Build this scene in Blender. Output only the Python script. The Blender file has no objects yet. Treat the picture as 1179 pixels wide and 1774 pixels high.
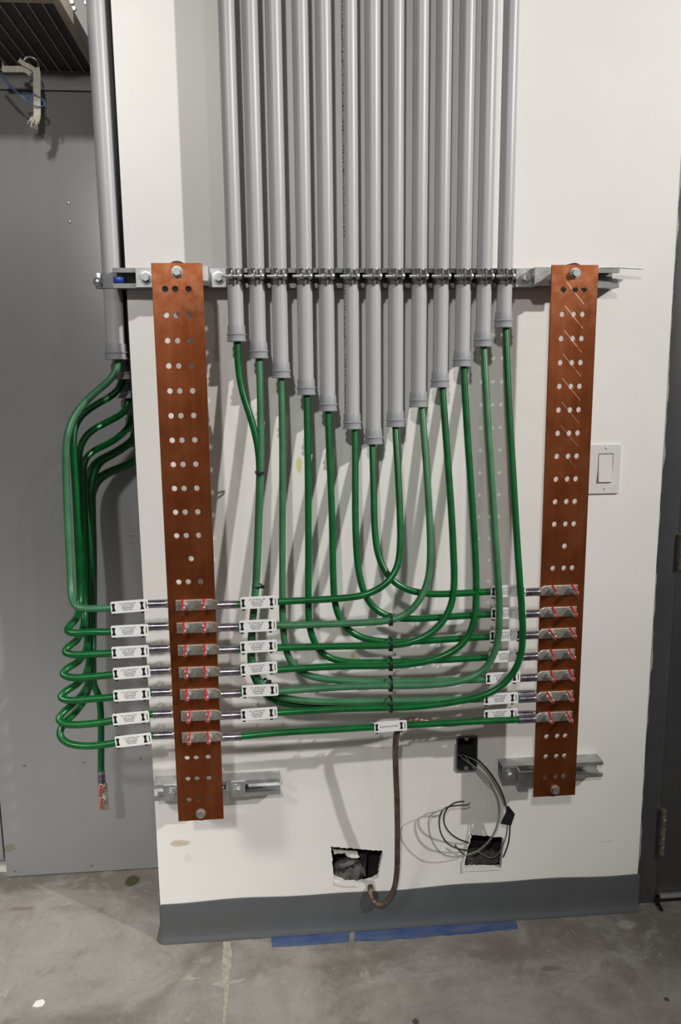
import bpy, bmesh, math, random
from mathutils import Vector, Matrix
random.seed(7)
S = bpy.context.scene
COL = S.collection
D = bpy.data
PI = math.pi
IN = 0.0254

# ------------------------------------------------------------ camera, world, lights, exposure
cam = D.cameras.new('camera'); camo = D.objects.new('camera', cam); COL.objects.link(camo)
yaw, pitch, roll = (0.0848, 0.1718, -0.0102)
camo.location = (0.1839, -1.8006, 1.4034)
fw = Vector((math.sin(yaw)*math.cos(pitch), math.cos(yaw)*math.cos(pitch), -math.sin(pitch)))
rt = Vector((math.cos(yaw), -math.sin(yaw), 0)); up = rt.cross(fw)
r2 = rt*math.cos(roll) + up*math.sin(roll); u2 = up*math.cos(roll) - rt*math.sin(roll)
camo.rotation_euler = Matrix((r2, u2, -fw)).transposed().to_euler()
cam.sensor_fit = 'VERTICAL'; cam.sensor_height = 36.0; cam.lens = 36.0*1358.99/1774.0
cam.clip_start = 0.02
S.camera = camo

world = D.worlds.new('world'); S.world = world; world.use_nodes = True
bg = world.node_tree.nodes['Background']
bg.inputs['Color'].default_value = (1.0, 0.985, 0.96, 1); bg.inputs['Strength'].default_value = 0.085

def area(name, loc, target, sx, sy, power, color=(1, 0.97, 0.93)):
    l = D.lights.new(name, 'AREA'); l.shape = 'RECTANGLE'; l.size = sx; l.size_y = sy
    l.energy = power; l.color = color
    o = D.objects.new(name, l); COL.objects.link(o); o.location = loc
    d = Vector(target) - Vector(loc); o.rotation_euler = d.to_track_quat('-Z', 'Y').to_euler()
    return o
def spot(name, loc, target, deg, size, power, color=(1, 0.97, 0.93)):
    l = D.lights.new(name, 'SPOT'); l.spot_size = math.radians(deg); l.spot_blend = 1.0; l.shadow_soft_size = size
    l.energy = power; l.color = color
    o = D.objects.new(name, l); COL.objects.link(o); o.location = loc
    o.rotation_euler = (Vector(target) - Vector(loc)).to_track_quat('-Z', 'Y').to_euler()
    return o
spot('track_lamp_right', (4.3, -3.1, 3.75), (0.15, 0, 1.9), 56, 0.06, 800)
spot('track_lamp_back_right', (2.3, -4.2, 3.7), (-0.15, 0, 1.7), 46, 0.12, 40)
spot('track_lamp_front', (-0.55, -4.3, 3.7), (-0.55, 0, 1.2), 56, 0.12, 290)
spot('ceiling_lamp_left', (-2.3, -2.3, 3.2), (-0.8, -0.3, 0.0), 36, 0.35, 520)
spot('added_panel_fill_spot', (1.0, -6.5, 2.3), (-0.50, 0.3, 2.06), 8.0, 0.15, 400)  # added narrow fill, brightens the strap and the top of the grey panel
S.view_settings.view_transform = 'Standard'; S.view_settings.look = 'None'
S.view_settings.gamma = 1.0; S.view_settings.use_curve_mapping = False
S.view_settings.exposure = 0.22

# ------------------------------------------------------------ materials
def mat(name, c, rough=0.5, metal=0.0, var=0.0, vscale=8.0, bump=0.0, bscale=60.0, spec=0.5, c2=None, stretch=(1, 1, 1)):
    m = D.materials.new(name); m.use_nodes = True
    nt = m.node_tree; b = nt.nodes['Principled BSDF']
    b.inputs['Base Color'].default_value = (*c, 1); b.inputs['Roughness'].default_value = rough
    b.inputs['Metallic'].default_value = metal; b.inputs['Specular IOR Level'].default_value = spec
    tc = nt.nodes.new('ShaderNodeTexCoord'); mp = nt.nodes.new('ShaderNodeMapping'); mp.inputs['Scale'].default_value = stretch
    nt.links.new(tc.outputs['Object'], mp.inputs['Vector'])
    if var or c2:
        n = nt.nodes.new('ShaderNodeTexNoise'); n.inputs['Scale'].default_value = vscale; n.inputs['Detail'].default_value = 5
        nt.links.new(mp.outputs[0], n.inputs['Vector'])
        r = nt.nodes.new('ShaderNodeValToRGB'); r.color_ramp.elements[0].position = 0.32; r.color_ramp.elements[1].position = 0.68
        a = c2 if c2 else tuple(v*(1-var) for v in c); bb = c if c2 else tuple(min(1, v*(1+var)) for v in c)
        r.color_ramp.elements[0].color = (*a, 1); r.color_ramp.elements[1].color = (*bb, 1)
        nt.links.new(n.outputs['Fac'], r.inputs[0]); nt.links.new(r.outputs[0], b.inputs['Base Color'])
    if bump:
        n2 = nt.nodes.new('ShaderNodeTexNoise'); n2.inputs['Scale'].default_value = bscale; n2.inputs['Detail'].default_value = 4
        nt.links.new(mp.outputs[0], n2.inputs['Vector'])
        bn = nt.nodes.new('ShaderNodeBump'); bn.inputs['Strength'].default_value = bump; bn.inputs['Distance'].default_value = 0.002
        nt.links.new(n2.outputs['Fac'], bn.inputs['Height']); nt.links.new(bn.outputs[0], b.inputs['Normal'])
    return m

def N(nt, t, **kw):
    n = nt.nodes.new(t)
    for k, v in kw.items():
        if k == 'op': n.operation = v
        elif k.startswith('i'): n.inputs[int(k[1:])].default_value = v
    return n
def math_(nt, op, a, b=None, c=None):
    n = nt.nodes.new('ShaderNodeMath'); n.operation = op
    for i, v in enumerate((a, b, c)):
        if v is None: continue
        if isinstance(v, (int, float)): n.inputs[i].default_value = v
        else: nt.links.new(v, n.inputs[i])
    return n.outputs[0]
def mixc(nt, fac, a, b):
    n = nt.nodes.new('ShaderNodeMix'); n.data_type = 'RGBA'
    if isinstance(fac, (int, float)): n.inputs[0].default_value = fac
    else: nt.links.new(fac, n.inputs[0])
    for s, v in ((6, a), (7, b)):
        if isinstance(v, tuple): n.inputs[s].default_value = (*v, 1)
        else: nt.links.new(v, n.inputs[s])
    return n.outputs[2]
def noise(nt, vec, scale, detail=5, rough=0.55):
    n = nt.nodes.new('ShaderNodeTexNoise'); n.inputs['Scale'].default_value = scale
    n.inputs['Detail'].default_value = detail; n.inputs['Roughness'].default_value = rough
    nt.links.new(vec, n.inputs['Vector']); return n.outputs['Fac']
def sstep(nt, v, a, b):
    n = nt.nodes.new('ShaderNodeMapRange'); n.interpolation_type = 'SMOOTHSTEP'
    nt.links.new(v, n.inputs[0]); n.inputs[1].default_value = a; n.inputs[2].default_value = b
    return n.outputs[0]
def blob(nt, sep, ax, cx, ay, cy, rx, ry, nz, amp=0.5):
    # soft-edged stain with a ragged outline at one fixed place
    dx = math_(nt, 'DIVIDE', math_(nt, 'SUBTRACT', sep.outputs[ax], cx), rx)
    dy = math_(nt, 'DIVIDE', math_(nt, 'SUBTRACT', sep.outputs[ay], cy), ry)
    r = math_(nt, 'SQRT', math_(nt, 'ADD', math_(nt, 'MULTIPLY', dx, dx), math_(nt, 'MULTIPLY', dy, dy)))
    r = math_(nt, 'ADD', r, math_(nt, 'MULTIPLY', math_(nt, 'SUBTRACT', nz, 0.5), amp*2))
    return math_(nt, 'SUBTRACT', 1.0, sstep(nt, r, 0.7, 1.05))

def base_nt(name, rough):
    m = D.materials.new(name); m.use_nodes = True; nt = m.node_tree
    b = nt.nodes['Principled BSDF']; b.inputs['Roughness'].default_value = rough
    tc = nt.nodes.new('ShaderNodeTexCoord'); sep = nt.nodes.new('ShaderNodeSeparateXYZ')
    nt.links.new(tc.outputs['Object'], sep.inputs[0])
    return m, nt, b, tc.outputs['Object'], sep
def setbump(nt, b, h, st, dist=0.002):
    bn = nt.nodes.new('ShaderNodeBump'); bn.inputs['Strength'].default_value = st; bn.inputs['Distance'].default_value = dist
    nt.links.new(h, bn.inputs['Height']); nt.links.new(bn.outputs[0], b.inputs['Normal'])

# painted drywall with its own smears and scuffs
def wall_mat():
    m, nt, b, v, sep = base_nt('painted_drywall', 0.42)
    n1 = noise(nt, v, 3.0); n2 = noise(nt, v, 40)
    c = mixc(nt, sstep(nt, n1, 0.3, 0.7), (0.76, 0.745, 0.715), (0.80, 0.79, 0.765))
    for (cx, cz, rx, rz, col, st) in ((-0.0692, 0.268)+(0.028, 0.010, (0.50, 0.42, 0.28), 0.8), (0.2426, 1.2015)+(0.007, 0.020, (0.62, 0.58, 0.16), 0.85),
            (0.3635, 0.7365)+(0.007, 0.008, (0.55, 0.52, 0.12), 0.8), (1.0229, 0.2013)+(0.022, 0.004, (0.62, 0.60, 0.57), 0.5), (-0.0526, 0.2277)+(0.01, 0.012, (0.66, 0.62, 0.56), 0.5)):
        c = mixc(nt, math_(nt, 'MULTIPLY', blob(nt, sep, 0, cx, 2, cz, rx, rz, n2, 0.5), st), c, col)
    sp = noise(nt, v, 75, 2); c = mixc(nt, math_(nt, 'MULTIPLY', sstep(nt, sp, 0.76, 0.79), 0.5), c, (0.45, 0.43, 0.40))
    nt.links.new(c, b.inputs['Base Color']); setbump(nt, b, noise(nt, v, 90, 3), 0.06)
    return m
M_WALL = wall_mat()

def floor_mat():
    m, nt, b, v, sep = base_nt('sealed_concrete', 0.5)
    def nz(scale, detail, rough, dist, off):
        mp = nt.nodes.new('ShaderNodeMapping'); mp.inputs['Location'].default_value = off; nt.links.new(v, mp.inputs[0])
        n = nt.nodes.new('ShaderNodeTexNoise'); n.inputs['Scale'].default_value = scale; n.inputs['Detail'].default_value = detail
        n.inputs['Roughness'].default_value = rough; n.inputs['Distortion'].default_value = dist
        nt.links.new(mp.outputs[0], n.inputs['Vector']); return n.outputs['Fac']
    a1 = nz(2.6, 8, 0.62, 0.8, (3, 1, 0)); a2 = nz(8, 9, 0.72, 0.7, (0, 5, 2)); a3 = nz(21, 9, 0.75, 1.0, (7, 0, 1)); a4 = nz(70, 6, 0.65, 0.5, (1, 9, 4)); n2 = nz(11, 8, 0.65, 0.4, (2, 2, 2))
    c = mixc(nt, sstep(nt, a1, 0.36, 0.64), (0.165, 0.150, 0.130), (0.315, 0.295, 0.270))
    c = mixc(nt, math_(nt, 'MULTIPLY', sstep(nt, a2, 0.46, 0.66), 0.55), c, (0.37, 0.355, 0.33))
    c = mixc(nt, math_(nt, 'MULTIPLY', sstep(nt, a2, 0.44, 0.30), 0.45), c, (0.13, 0.118, 0.10))
    c = mixc(nt, math_(nt, 'MULTIPLY', sstep(nt, a3, 0.58, 0.68), 0.42), c, (0.50, 0.485, 0.46))
    c = mixc(nt, math_(nt, 'MULTIPLY', sstep(nt, a3, 0.40, 0.30), 0.30), c, (0.25, 0.20, 0.18))
    c = mixc(nt, math_(nt, 'MULTIPLY', sstep(nt, a4, 0.56, 0.72), 0.30), c, (0.11, 0.10, 0.09))
    for (x, y, rx, ry, col, st) in ((-0.2433, 0.2522)+(0.020, 0.026, (0.045, 0.045, 0.012), 0.9), (-0.5165, 0.1643)+(0.045, 0.012, (0.16, 0.12, 0.10), 0.6),
            (0.4657, -0.3086)+(0.012, 0.012, (0.05, 0.045, 0.04), 0.9), (0.8169, -0.1854)+(0.03, 0.010, (0.10, 0.085, 0.07), 0.5), (1.0433, -0.3017)+(0.008, 0.008, (0.03, 0.02, 0.018), 0.8),
            (1.0622, -0.0568)+(0.030, 0.020, (0.42, 0.40, 0.36), 0.5)):
        c = mixc(nt, math_(nt, 'MULTIPLY', blob(nt, sep, 0, x, 1, y, rx, ry, n2, 0.9), st), c, col)
    nt.links.new(c, b.inputs['Base Color'])
    nt.links.new(math_(nt, 'ADD', 0.36, math_(nt, 'MULTIPLY', a2, 0.35)), b.inputs['Roughness'])
    setbump(nt, b, a4, 0.25)
    return m
M_FLOOR = floor_mat()

def copper_mat():
    # oxidised copper: brown film with rubbed streaks; object origin at the bar's base
    m, nt, b, v, sep = base_nt('oxidised_copper', 0.36)
    mp = nt.nodes.new('ShaderNodeMapping'); mp.inputs['Scale'].default_value = (60, 60, 4); nt.links.new(v, mp.inputs[0])
    n1 = noise(nt, v, 7, 5); n2 = noise(nt, mp.outputs[0], 1.0, 5); n3 = noise(nt, v, 40, 4)
    c = mixc(nt, sstep(nt, n1, 0.3, 0.7), (0.27, 0.070, 0.022), (0.38, 0.113, 0.042))
    c = mixc(nt, math_(nt, 'MULTIPLY', sstep(nt, n2, 0.45, 0.75), 0.5), c, (0.44, 0.15, 0.06))
    top = sstep(nt, sep.outputs[2], 1.02, 1.22)
    c = mixc(nt, math_(nt, 'MULTIPLY', top, math_(nt, 'MULTIPLY', sstep(nt, n3, 0.36, 0.70), 0.42)), c, (0.62, 0.30, 0.17))
    nt.links.new(c, b.inputs['Base Color']); b.inputs['Metallic'].default_value = 0.94
    nt.links.new(math_(nt, 'ADD', 0.30, math_(nt, 'MULTIPLY', n1, 0.22)), b.inputs['Roughness'])
    setbump(nt, b, n2, 0.05)
    return m, nt, b, c, sep, n3
M_COPPER = copper_mat()[0]
def scratched():
    m, nt, b, c, sep, n3 = copper_mat(); m.name = 'oxidised_copper_scratched'
    t = math_(nt, 'DIVIDE', math_(nt, 'SUBTRACT', 48*IN, sep.outputs[2]), 2*IN)      # row units from the top end
    fr = math_(nt, 'FRACT', math_(nt, 'ADD', t, 0.35-1))
    u = math_(nt, 'ADD', math_(nt, 'MULTIPLY', fr, 1.75*IN), -0.77*IN)
    d = math_(nt, 'ABSOLUTE', math_(nt, 'SUBTRACT', sep.outputs[0], u))
    line = math_(nt, 'SUBTRACT', 1.0, sstep(nt, d, 0.0006, 0.0015))
    fade = math_(nt, 'SUBTRACT', 1.0, sstep(nt, t, 2.0, 11.5))
    gap = math_(nt, 'MULTIPLY', sstep(nt, n3, 0.34, 0.5), math_(nt, 'LESS_THAN', fr, 0.93))
    inr = math_(nt, 'GREATER_THAN', t, 0.66)
    f = math_(nt, 'MULTIPLY', math_(nt, 'MULTIPLY', line, fade), math_(nt, 'MULTIPLY', gap, inr))
    nt.links.new(mixc(nt, f, c, (0.95, 0.62, 0.42)), b.inputs['Base Color'])
    return m
M_COPPER2 = scratched()

M_PVC = mat('grey_pvc', (0.44, 0.445, 0.45), 0.37, var=0.07, vscale=14, stretch=(1, 1, 0.15), bump=0.008)
M_PVC2 = mat('grey_pvc_bushing', (0.33, 0.335, 0.355), 0.5)
M_GREEN = mat('dark_green_insulation', (0.0012, 0.105, 0.021), 0.28, var=0.22, vscale=30)
M_LGREEN = mat('pale_green_insulation', (0.045, 0.170, 0.078), 0.34, var=0.18, vscale=25)
M_ZINC = mat('galvanised_steel', (0.56, 0.58, 0.58), 0.36, 0.85, var=0.18, vscale=45, bump=0.05)
M_ZINC2 = mat('dull_strut_steel', (0.42, 0.43, 0.42), 0.42, 0.8, var=0.2, vscale=30, bump=0.05)
M_SHADE_STRUT = mat('shade_darkened_strut_steel', (0.27, 0.275, 0.27), 0.40, 0.85, var=0.2, vscale=30, bump=0.05)  # strut steel with the channel's inner shade put into its base colour
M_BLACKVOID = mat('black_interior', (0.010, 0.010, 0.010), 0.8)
M_DARKSTEEL = mat('dark_clamp_steel', (0.34, 0.34, 0.33), 0.30, 0.9, var=0.25, vscale=60)
M_TIN = mat('tinned_copper', (0.39, 0.38, 0.33), 0.43, 0.7, var=0.22, vscale=70, bump=0.06, bscale=200)
M_BARREL = mat('crimped_tin', (0.50, 0.47, 0.50), 0.22, 0.9, c2=(0.22, 0.19, 0.25), vscale=55, stretch=(1, 1, 1))
M_STUD = mat('bright_bolt_steel', (0.74, 0.74, 0.72), 0.22, 0.9)
M_RED = mat('red_seal_paint', (0.75, 0.012, 0.02), 0.35)
M_TAG = mat('white_tag_plastic', (0.82, 0.82, 0.81), 0.30)
M_BLACK = mat('black_nylon', (0.008, 0.008, 0.009), 0.45)
M_INK = mat('black_ink', (0.05, 0.05, 0.055), 0.6)
def panel_mat():
    m, nt, b, v, sep = base_nt('grey_enamel_panel', 0.30)
    n1 = noise(nt, v, 2.0); n2 = noise(nt, v, 45)
    c = mixc(nt, sstep(nt, n1, 0.3, 0.7), (0.275, 0.278, 0.276), (0.305, 0.308, 0.306))
    c = mixc(nt, math_(nt, 'MULTIPLY', blob(nt, sep, 0, -0.388, 2, 0.088, 0.018, 0.016, n2, 0.7), 0.7), c, (0.20, 0.19, 0.12))
    nt.links.new(c, b.inputs['Base Color']); b.inputs['Specular IOR Level'].default_value = 0.65
    setbump(nt, b, n1, 0.05, 0.01); return m
M_PANEL = panel_mat()
M_FRAME = mat('charcoal_door_paint', (0.055, 0.055, 0.058), 0.40, var=0.1, vscale=10)
M_COVE = mat('grey_rubber_base', (0.085, 0.09, 0.095), 0.48, var=0.08, vscale=6)
M_BROWN = mat('insulator_brown', (0.10, 0.02, 0.012), 0.4)
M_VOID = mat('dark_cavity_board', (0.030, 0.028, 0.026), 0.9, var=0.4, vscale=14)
M_PAPER = mat('torn_gypsum', (0.72, 0.70, 0.66), 0.85, bump=0.5, bscale=120)
M_TAPE = mat('blue_masking_tape', (0.030, 0.070, 0.20), 0.6, c2=(0.10, 0.135, 0.22), vscale=34, bump=0.3, bscale=90, stretch=(0.35, 1, 1))
M_PATCH = mat('patching_compound', (0.36, 0.33, 0.27), 0.8, var=0.2, vscale=60, bump=0.4)
M_WEB = mat('beige_webbing', (0.74, 0.68, 0.58), 0.8, var=0.15, vscale=120, bump=0.4, bscale=400)
M_BLUEW = mat('blue_wire_sheath', (0.10, 0.17, 0.32), 0.4)
M_GREYW = mat('grey_green_wire', (0.23, 0.25, 0.21), 0.4)
M_OLIVE = mat('dark_green_wire', (0.020, 0.040, 0.022), 0.4)
M_STRAND = mat('weathered_strand_copper', (0.115, 0.062, 0.045), 0.42, 0.6, c2=(0.20, 0.15, 0.13), vscale=40)
M_CAULK = mat('grey_caulk', (0.36, 0.36, 0.325), 0.7, c2=(0.21, 0.21, 0.19), vscale=26, bump=0.4, stretch=(1, 1, 0.35))
M_SWEEP = mat('brushed_aluminium', (0.62, 0.61, 0.60), 0.35, 0.8)
M_BRASS = mat('worn_hinge_metal', (0.30, 0.28, 0.22), 0.4, 0.7, c2=(0.16, 0.14, 0.11), vscale=50)
M_BLUECAP = mat('blue_plastic', (0.015, 0.04, 0.30), 0.35)
M_SWITCH = mat('white_switch_plastic', (0.66, 0.655, 0.64), 0.28)
M_GAP_SHADE = mat('black_gap_shade', (0.012, 0.012, 0.012), 0.9, bump=1.0, bscale=150)  # near-black colour standing for shade in the gap by the left conduit
M_GREY_INS = mat('grey_insulation', (0.13, 0.125, 0.115), 0.9, var=0.4, vscale=40, bump=0.6)
def grille_mat():
    m, nt, b, v, sep = base_nt('brown_louvre', 0.55)
    w = math_(nt, 'FRACT', math_(nt, 'DIVIDE', sep.outputs[1], 0.0085))
    tri = math_(nt, 'ABSOLUTE', math_(nt, 'SUBTRACT', w, 0.5))
    c = mixc(nt, sstep(nt, tri, 0.30, 0.46), (0.040, 0.027, 0.021), (0.010, 0.007, 0.006))
    nt.links.new(c, b.inputs['Base Color']); setbump(nt, b, tri, 0.8, 0.003); return m
M_GRILLE = grille_mat()
M_RIB = mat('brown_rib', (0.42, 0.35, 0.29), 0.45, 0.2)
M_WHITEP = mat('white_sheet_paint', (0.62, 0.61, 0.58), 0.5, var=0.06, vscale=5)

# ------------------------------------------------------------ mesh helpers
def worldloc(o):
    v = Vector((0, 0, 0))
    while o: v += Vector(o.location); o = o.parent
    return v
def link(o, name, m, parent):
    o.name = name; COL.objects.link(o)
    if parent: o.parent = parent
    if m and o.data: 
        o.data.materials.clear(); o.data.materials.append(m)
def obj(name, bm, m, parent=None, loc=None, smooth=40):
    # bm in world coordinates; the object's origin is loc (or its parent's origin)
    o0 = worldloc(parent) if parent else Vector(loc or (0, 0, 0))
    bmesh.ops.translate(bm, verts=bm.verts, vec=-o0)
    bmesh.ops.recalc_face_normals(bm, faces=bm.faces)
    me = D.meshes.new(name); bm.to_mesh(me); bm.free()
    return objm(name, me, m, parent, loc, smooth)
def objm(name, me, m, parent=None, loc=None, smooth=40):
    if smooth:
        me.polygons.foreach_set('use_smooth', [True]*len(me.polygons)); me.set_sharp_from_angle(angle=math.radians(smooth))
    o = D.objects.new(name, me); link(o, name, m, parent)
    if not parent and loc: o.location = loc
    return o
def local(name, bm, m, parent, smooth=40):
    # bm in the parent's own coordinates
    bmesh.ops.recalc_face_normals(bm, faces=bm.faces)
    me = D.meshes.new(name); bm.to_mesh(me); bm.free()
    return objm(name, me, m, parent, None, smooth)
def empty(name, loc, label, cat, group=None):
    o = D.objects.new(name, None); COL.objects.link(o); o.location = loc; o.empty_display_size = 0.02
    return tag(o, label, cat, group)
def tag(o, label, cat, group=None):
    o['label'] = label; o['category'] = cat
    if group: o['group'] = group
    return o
def struct(o): o['kind'] = 'structure'; return o
def copy_tree(o, parent=None):
    c = o.copy(); COL.objects.link(c)
    if parent: c.parent = parent
    for ch in list(o.children): copy_tree(ch, c)
    return c

def B(): return bmesh.new()
def box(bm, x0, x1, y0, y1, z0, z1, bev=0.0, seg=2):
    g = bmesh.ops.create_cube(bm, size=1.0)
    for v in g['verts']:
        v.co = Vector((x0+(v.co.x+.5)*(x1-x0), y0+(v.co.y+.5)*(y1-y0), z0+(v.co.z+.5)*(z1-z0)))
    if bev:
        es = list({e for v in g['verts'] for e in v.link_edges})
        bmesh.ops.bevel(bm, geom=es, offset=bev, segments=seg, affect='EDGES', profile=0.5)
    return bm
def lathe(bm, prof, seg=24, axis='Z', loc=(0, 0, 0), flip=1):
    # prof: (radius, height) pairs
    rings = []
    L = Vector(loc)
    for r, h in prof:
        ring = []
        for i in range(seg):
            a = 2*PI*i/seg; c, s = r*math.cos(a), r*math.sin(a)
            co = {'Z': (c, s, h), 'X': (h*flip, c, s), 'Y': (c, h*flip, s)}[axis]
            ring.append(bm.verts.new(L+Vector(co)))
        rings.append(ring)
    for a, b in zip(rings, rings[1:]):
        for i in range(seg): bm.faces.new((a[i], a[(i+1) % seg], b[(i+1) % seg], b[i]))
    bm.faces.new(rings[0][::-1]); bm.faces.new(rings[-1])
    return bm
def hexprism(bm, r, y0, y1, cx=0, cz=0, rot=0.2):
    a = [bm.verts.new((cx+r*math.cos(rot+i*PI/3), y0, cz+r*math.sin(rot+i*PI/3))) for i in range(6)]
    b = [bm.verts.new((cx+r*.92*math.cos(rot+i*PI/3), y1, cz+r*.92*math.sin(rot+i*PI/3))) for i in range(6)]
    for i in range(6): bm.faces.new((a[i], a[(i+1) % 6], b[(i+1) % 6], b[i]))
    bm.faces.new(a[::-1]); bm.faces.new(b)
def catmull(P, n=8):
    P = [Vector(p) for p in P]
    if len(P) < 3: return P
    Q = [2*P[0]-P[1]] + P + [2*P[-1]-P[-2]]
    out = []
    for i in range(1, len(Q)-2):
        p0, p1, p2, p3 = Q[i-1:i+3]
        d1 = max((p1-p0).length, 1e-6)**.5; d2 = max((p2-p1).length, 1e-6)**.5; d3 = max((p3-p2).length, 1e-6)**.5
        m1 = ((p1-p0)/d1 - (p2-p0)/(d1+d2) + (p2-p1)/d2)*d2
        m2 = ((p2-p1)/d2 - (p3-p1)/(d2+d3) + (p3-p2)/d3)*d2
        for k in range(n):
            t = k/n; t2, t3 = t*t, t*t*t
            out.append((2*t3-3*t2+1)*p1 + (t3-2*t2+t)*m1 + (-2*t3+3*t2)*p2 + (t3-t2)*m2)
    out.append(P[-1]); return out
def relax(P, it):
    P = [Vector(p) for p in P]
    for _ in range(it):
        P = [P[0]] + [(P[i-1]+2*P[i]+P[i+1])/4 for i in range(1, len(P)-1)] + [P[-1]]
    return P
def sweep(bm, P, rad, seg=12, lobes=0, lobe_amp=0, twist=0, flat=None, cap=True):
    # tube along P with parallel transport; lobes+twist make a stranded rope; flat=(w,t) makes a strap
    P = [Vector(p) for p in P]
    n = len(P); T = [(P[min(i+1, n-1)]-P[max(i-1, 0)]).normalized() for i in range(n)]
    ref = Vector((0, 1, 0)) if abs(T[0].y) < 0.9 else Vector((0, 0, 1))
    u = (ref - T[0]*ref.dot(T[0])).normalized(); rings = []; acc = 0
    for i in range(n):
        if i:
            u = (u - T[i]*u.dot(T[i])).normalized(); acc += (P[i]-P[i-1]).length
        w = T[i].cross(u); ring = []
        r = rad[i] if isinstance(rad, (list, tuple)) else rad
        for k in range(seg):
            a = 2*PI*k/seg
            rr = r*(1+lobe_amp*(abs(math.cos((a+twist*acc)*lobes/2))-0.6)) if lobes else r
            if flat:
                ca, sa = math.cos(a), math.sin(a); e = 0.25
                ring.append(bm.verts.new(P[i] + u*(flat[1]/2*math.copysign(abs(ca)**e, ca)) + w*(flat[0]/2*math.copysign(abs(sa)**e, sa))))
            else: ring.append(bm.verts.new(P[i] + u*rr*math.cos(a) + w*rr*math.sin(a)))
        rings.append(ring)
    for a, b in zip(rings, rings[1:]):
        for k in range(seg): bm.faces.new((a[k], a[(k+1) % seg], b[(k+1) % seg], b[k]))
    if cap: bm.faces.new(rings[0][::-1]); bm.faces.new(rings[-1])
    return bm
def extrude_poly(bm, pts, axis, a, b):
    # closed polygon extruded from a to b along axis; pts are the two other coordinates in xyz order
    def co(p, t):
        return {'X': (t, p[0], p[1]), 'Y': (p[0], t, p[1]), 'Z': (p[0], p[1], t)}[axis]
    A_ = [bm.verts.new(co(p, a)) for p in pts]; B_ = [bm.verts.new(co(p, b)) for p in pts]
    n = len(pts)
    for i in range(n): bm.faces.new((A_[i], A_[(i+1) % n], B_[(i+1) % n], B_[i]))
    bm.faces.new(A_[::-1]); bm.faces.new(B_)
    return bm
def flatcurve(loops, thick, bevel=0.0):
    # 2-D outline with holes (lists of (x,z)) -> mesh standing in the XZ plane, front face at y=-thick/2
    cu = D.curves.new('outline', 'CURVE'); cu.dimensions = '2D'; cu.fill_mode = 'BOTH'
    cu.extrude = max(thick/2-bevel, 0); cu.bevel_depth = bevel; cu.bevel_resolution = 1; cu.offset = -bevel
    for L in loops:
        sp = cu.splines.new('POLY'); sp.points.add(len(L)-1); sp.use_cyclic_u = True
        for q, (x, z) in zip(sp.points, L): q.co = (x, z, 0, 1)
    return curve_mesh(cu)
def curve_mesh(cu):
    o = D.objects.new('tmp', cu); COL.objects.link(o); bpy.context.view_layer.update()
    me = D.meshes.new_from_object(o.evaluated_get(bpy.context.evaluated_depsgraph_get()))
    D.objects.remove(o); D.curves.remove(cu)
    me.transform(Matrix.Rotation(PI/2, 4, 'X')); me.materials.clear()
    return me
def text_mesh(lines, size, spacing=1.0):
    cu = D.curves.new('lettering', 'FONT'); cu.body = '\n'.join(lines); cu.size = size; cu.align_x = 'CENTER'; cu.align_y = 'CENTER'
    cu.space_line = spacing; cu.extrude = 0.00012
    return curve_mesh(cu)
def circle(cx, cz, r, n=24): return [(cx+r*math.cos(2*PI*i/n), cz+r*math.sin(2*PI*i/n)) for i in range(n)]
def rrect(x0, x1, z0, z1, r, n=5):
    out = []
    for cx, cz, a0 in ((x1-r, z1-r, 0), (x0+r, z1-r, PI/2), (x0+r, z0+r, PI), (x1-r, z0+r, 1.5*PI)):
        out += [(cx+r*math.cos(a0+PI/2*i/n), cz+r*math.sin(a0+PI/2*i/n)) for i in range(n+1)]
    return out
def ragged(pts, amp, step=0.004, seed=0):
    rnd = random.Random(seed); out = []
    for i in range(len(pts)):
        a, b = Vector(pts[i]), Vector(pts[(i+1) % len(pts)]); n = max(1, int((b-a).length/step))
        for k in range(n):
            q = a.lerp(b, k/n); out.append((q.x+rnd.uniform(-amp, amp), q.y+rnd.uniform(-amp, amp)))
    return out
ORD = ['first', 'second', 'third', 'fourth', 'fifth', 'sixth', 'seventh', 'eighth', 'ninth', 'tenth', 'eleventh', 'twelfth', 'thirteenth']
ROWS = ['topmost', 'second from top', 'third from top', 'fourth from top', 'fifth from top', 'sixth from top', 'lowest']

# ------------------------------------------------------------ setting
XL, XW = -0.1255, 1.1125          # ends of the white wall
H1 = ragged([(0.3042, 0.234),(0.3436, 0.2282),(0.4362, 0.214),(0.4303, 0.1789),(0.4243, 0.1387),(0.402, 0.1289),(0.3693, 0.1247),(0.3397, 0.1284),(0.3104, 0.1451)], 0.0016, 0.006, 1)
H2 = rrect(*(0.6208, 0.6755, 0.4215, 0.5144), 0.008)
H3 = ragged([(0.6625, 0.2443),(0.7488, 0.2306),(0.745, 0.1426),(0.64, 0.1499),(0.6497, 0.1998)], 0.0014, 0.006, 2)
me = flatcurve([[(XL, 0), (XW, 0), (XW, 2.75), (XL, 2.75)], H1[::-1], H2[::-1], H3[::-1]], 0.016)
me.transform(Matrix.Translation((0, 0.008, 0)))
w = struct(objm('wall_front', me, M_WALL, smooth=0))
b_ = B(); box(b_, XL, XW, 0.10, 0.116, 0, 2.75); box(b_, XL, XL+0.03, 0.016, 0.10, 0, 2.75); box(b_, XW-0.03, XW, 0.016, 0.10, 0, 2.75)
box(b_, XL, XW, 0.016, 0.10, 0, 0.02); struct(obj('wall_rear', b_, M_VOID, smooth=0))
b_ = B(); box(b_, XL, XL+0.016, 0.0165, 0.29, 0.0, 2.75); struct(obj('wall_side', b_, M_WALL, smooth=0))
b_ = B(); box(b_, -2.4, 1.11, 0.335, 0.36, 0, 3.2); struct(obj('wall_left', b_, M_WHITEP, smooth=0))
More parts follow.
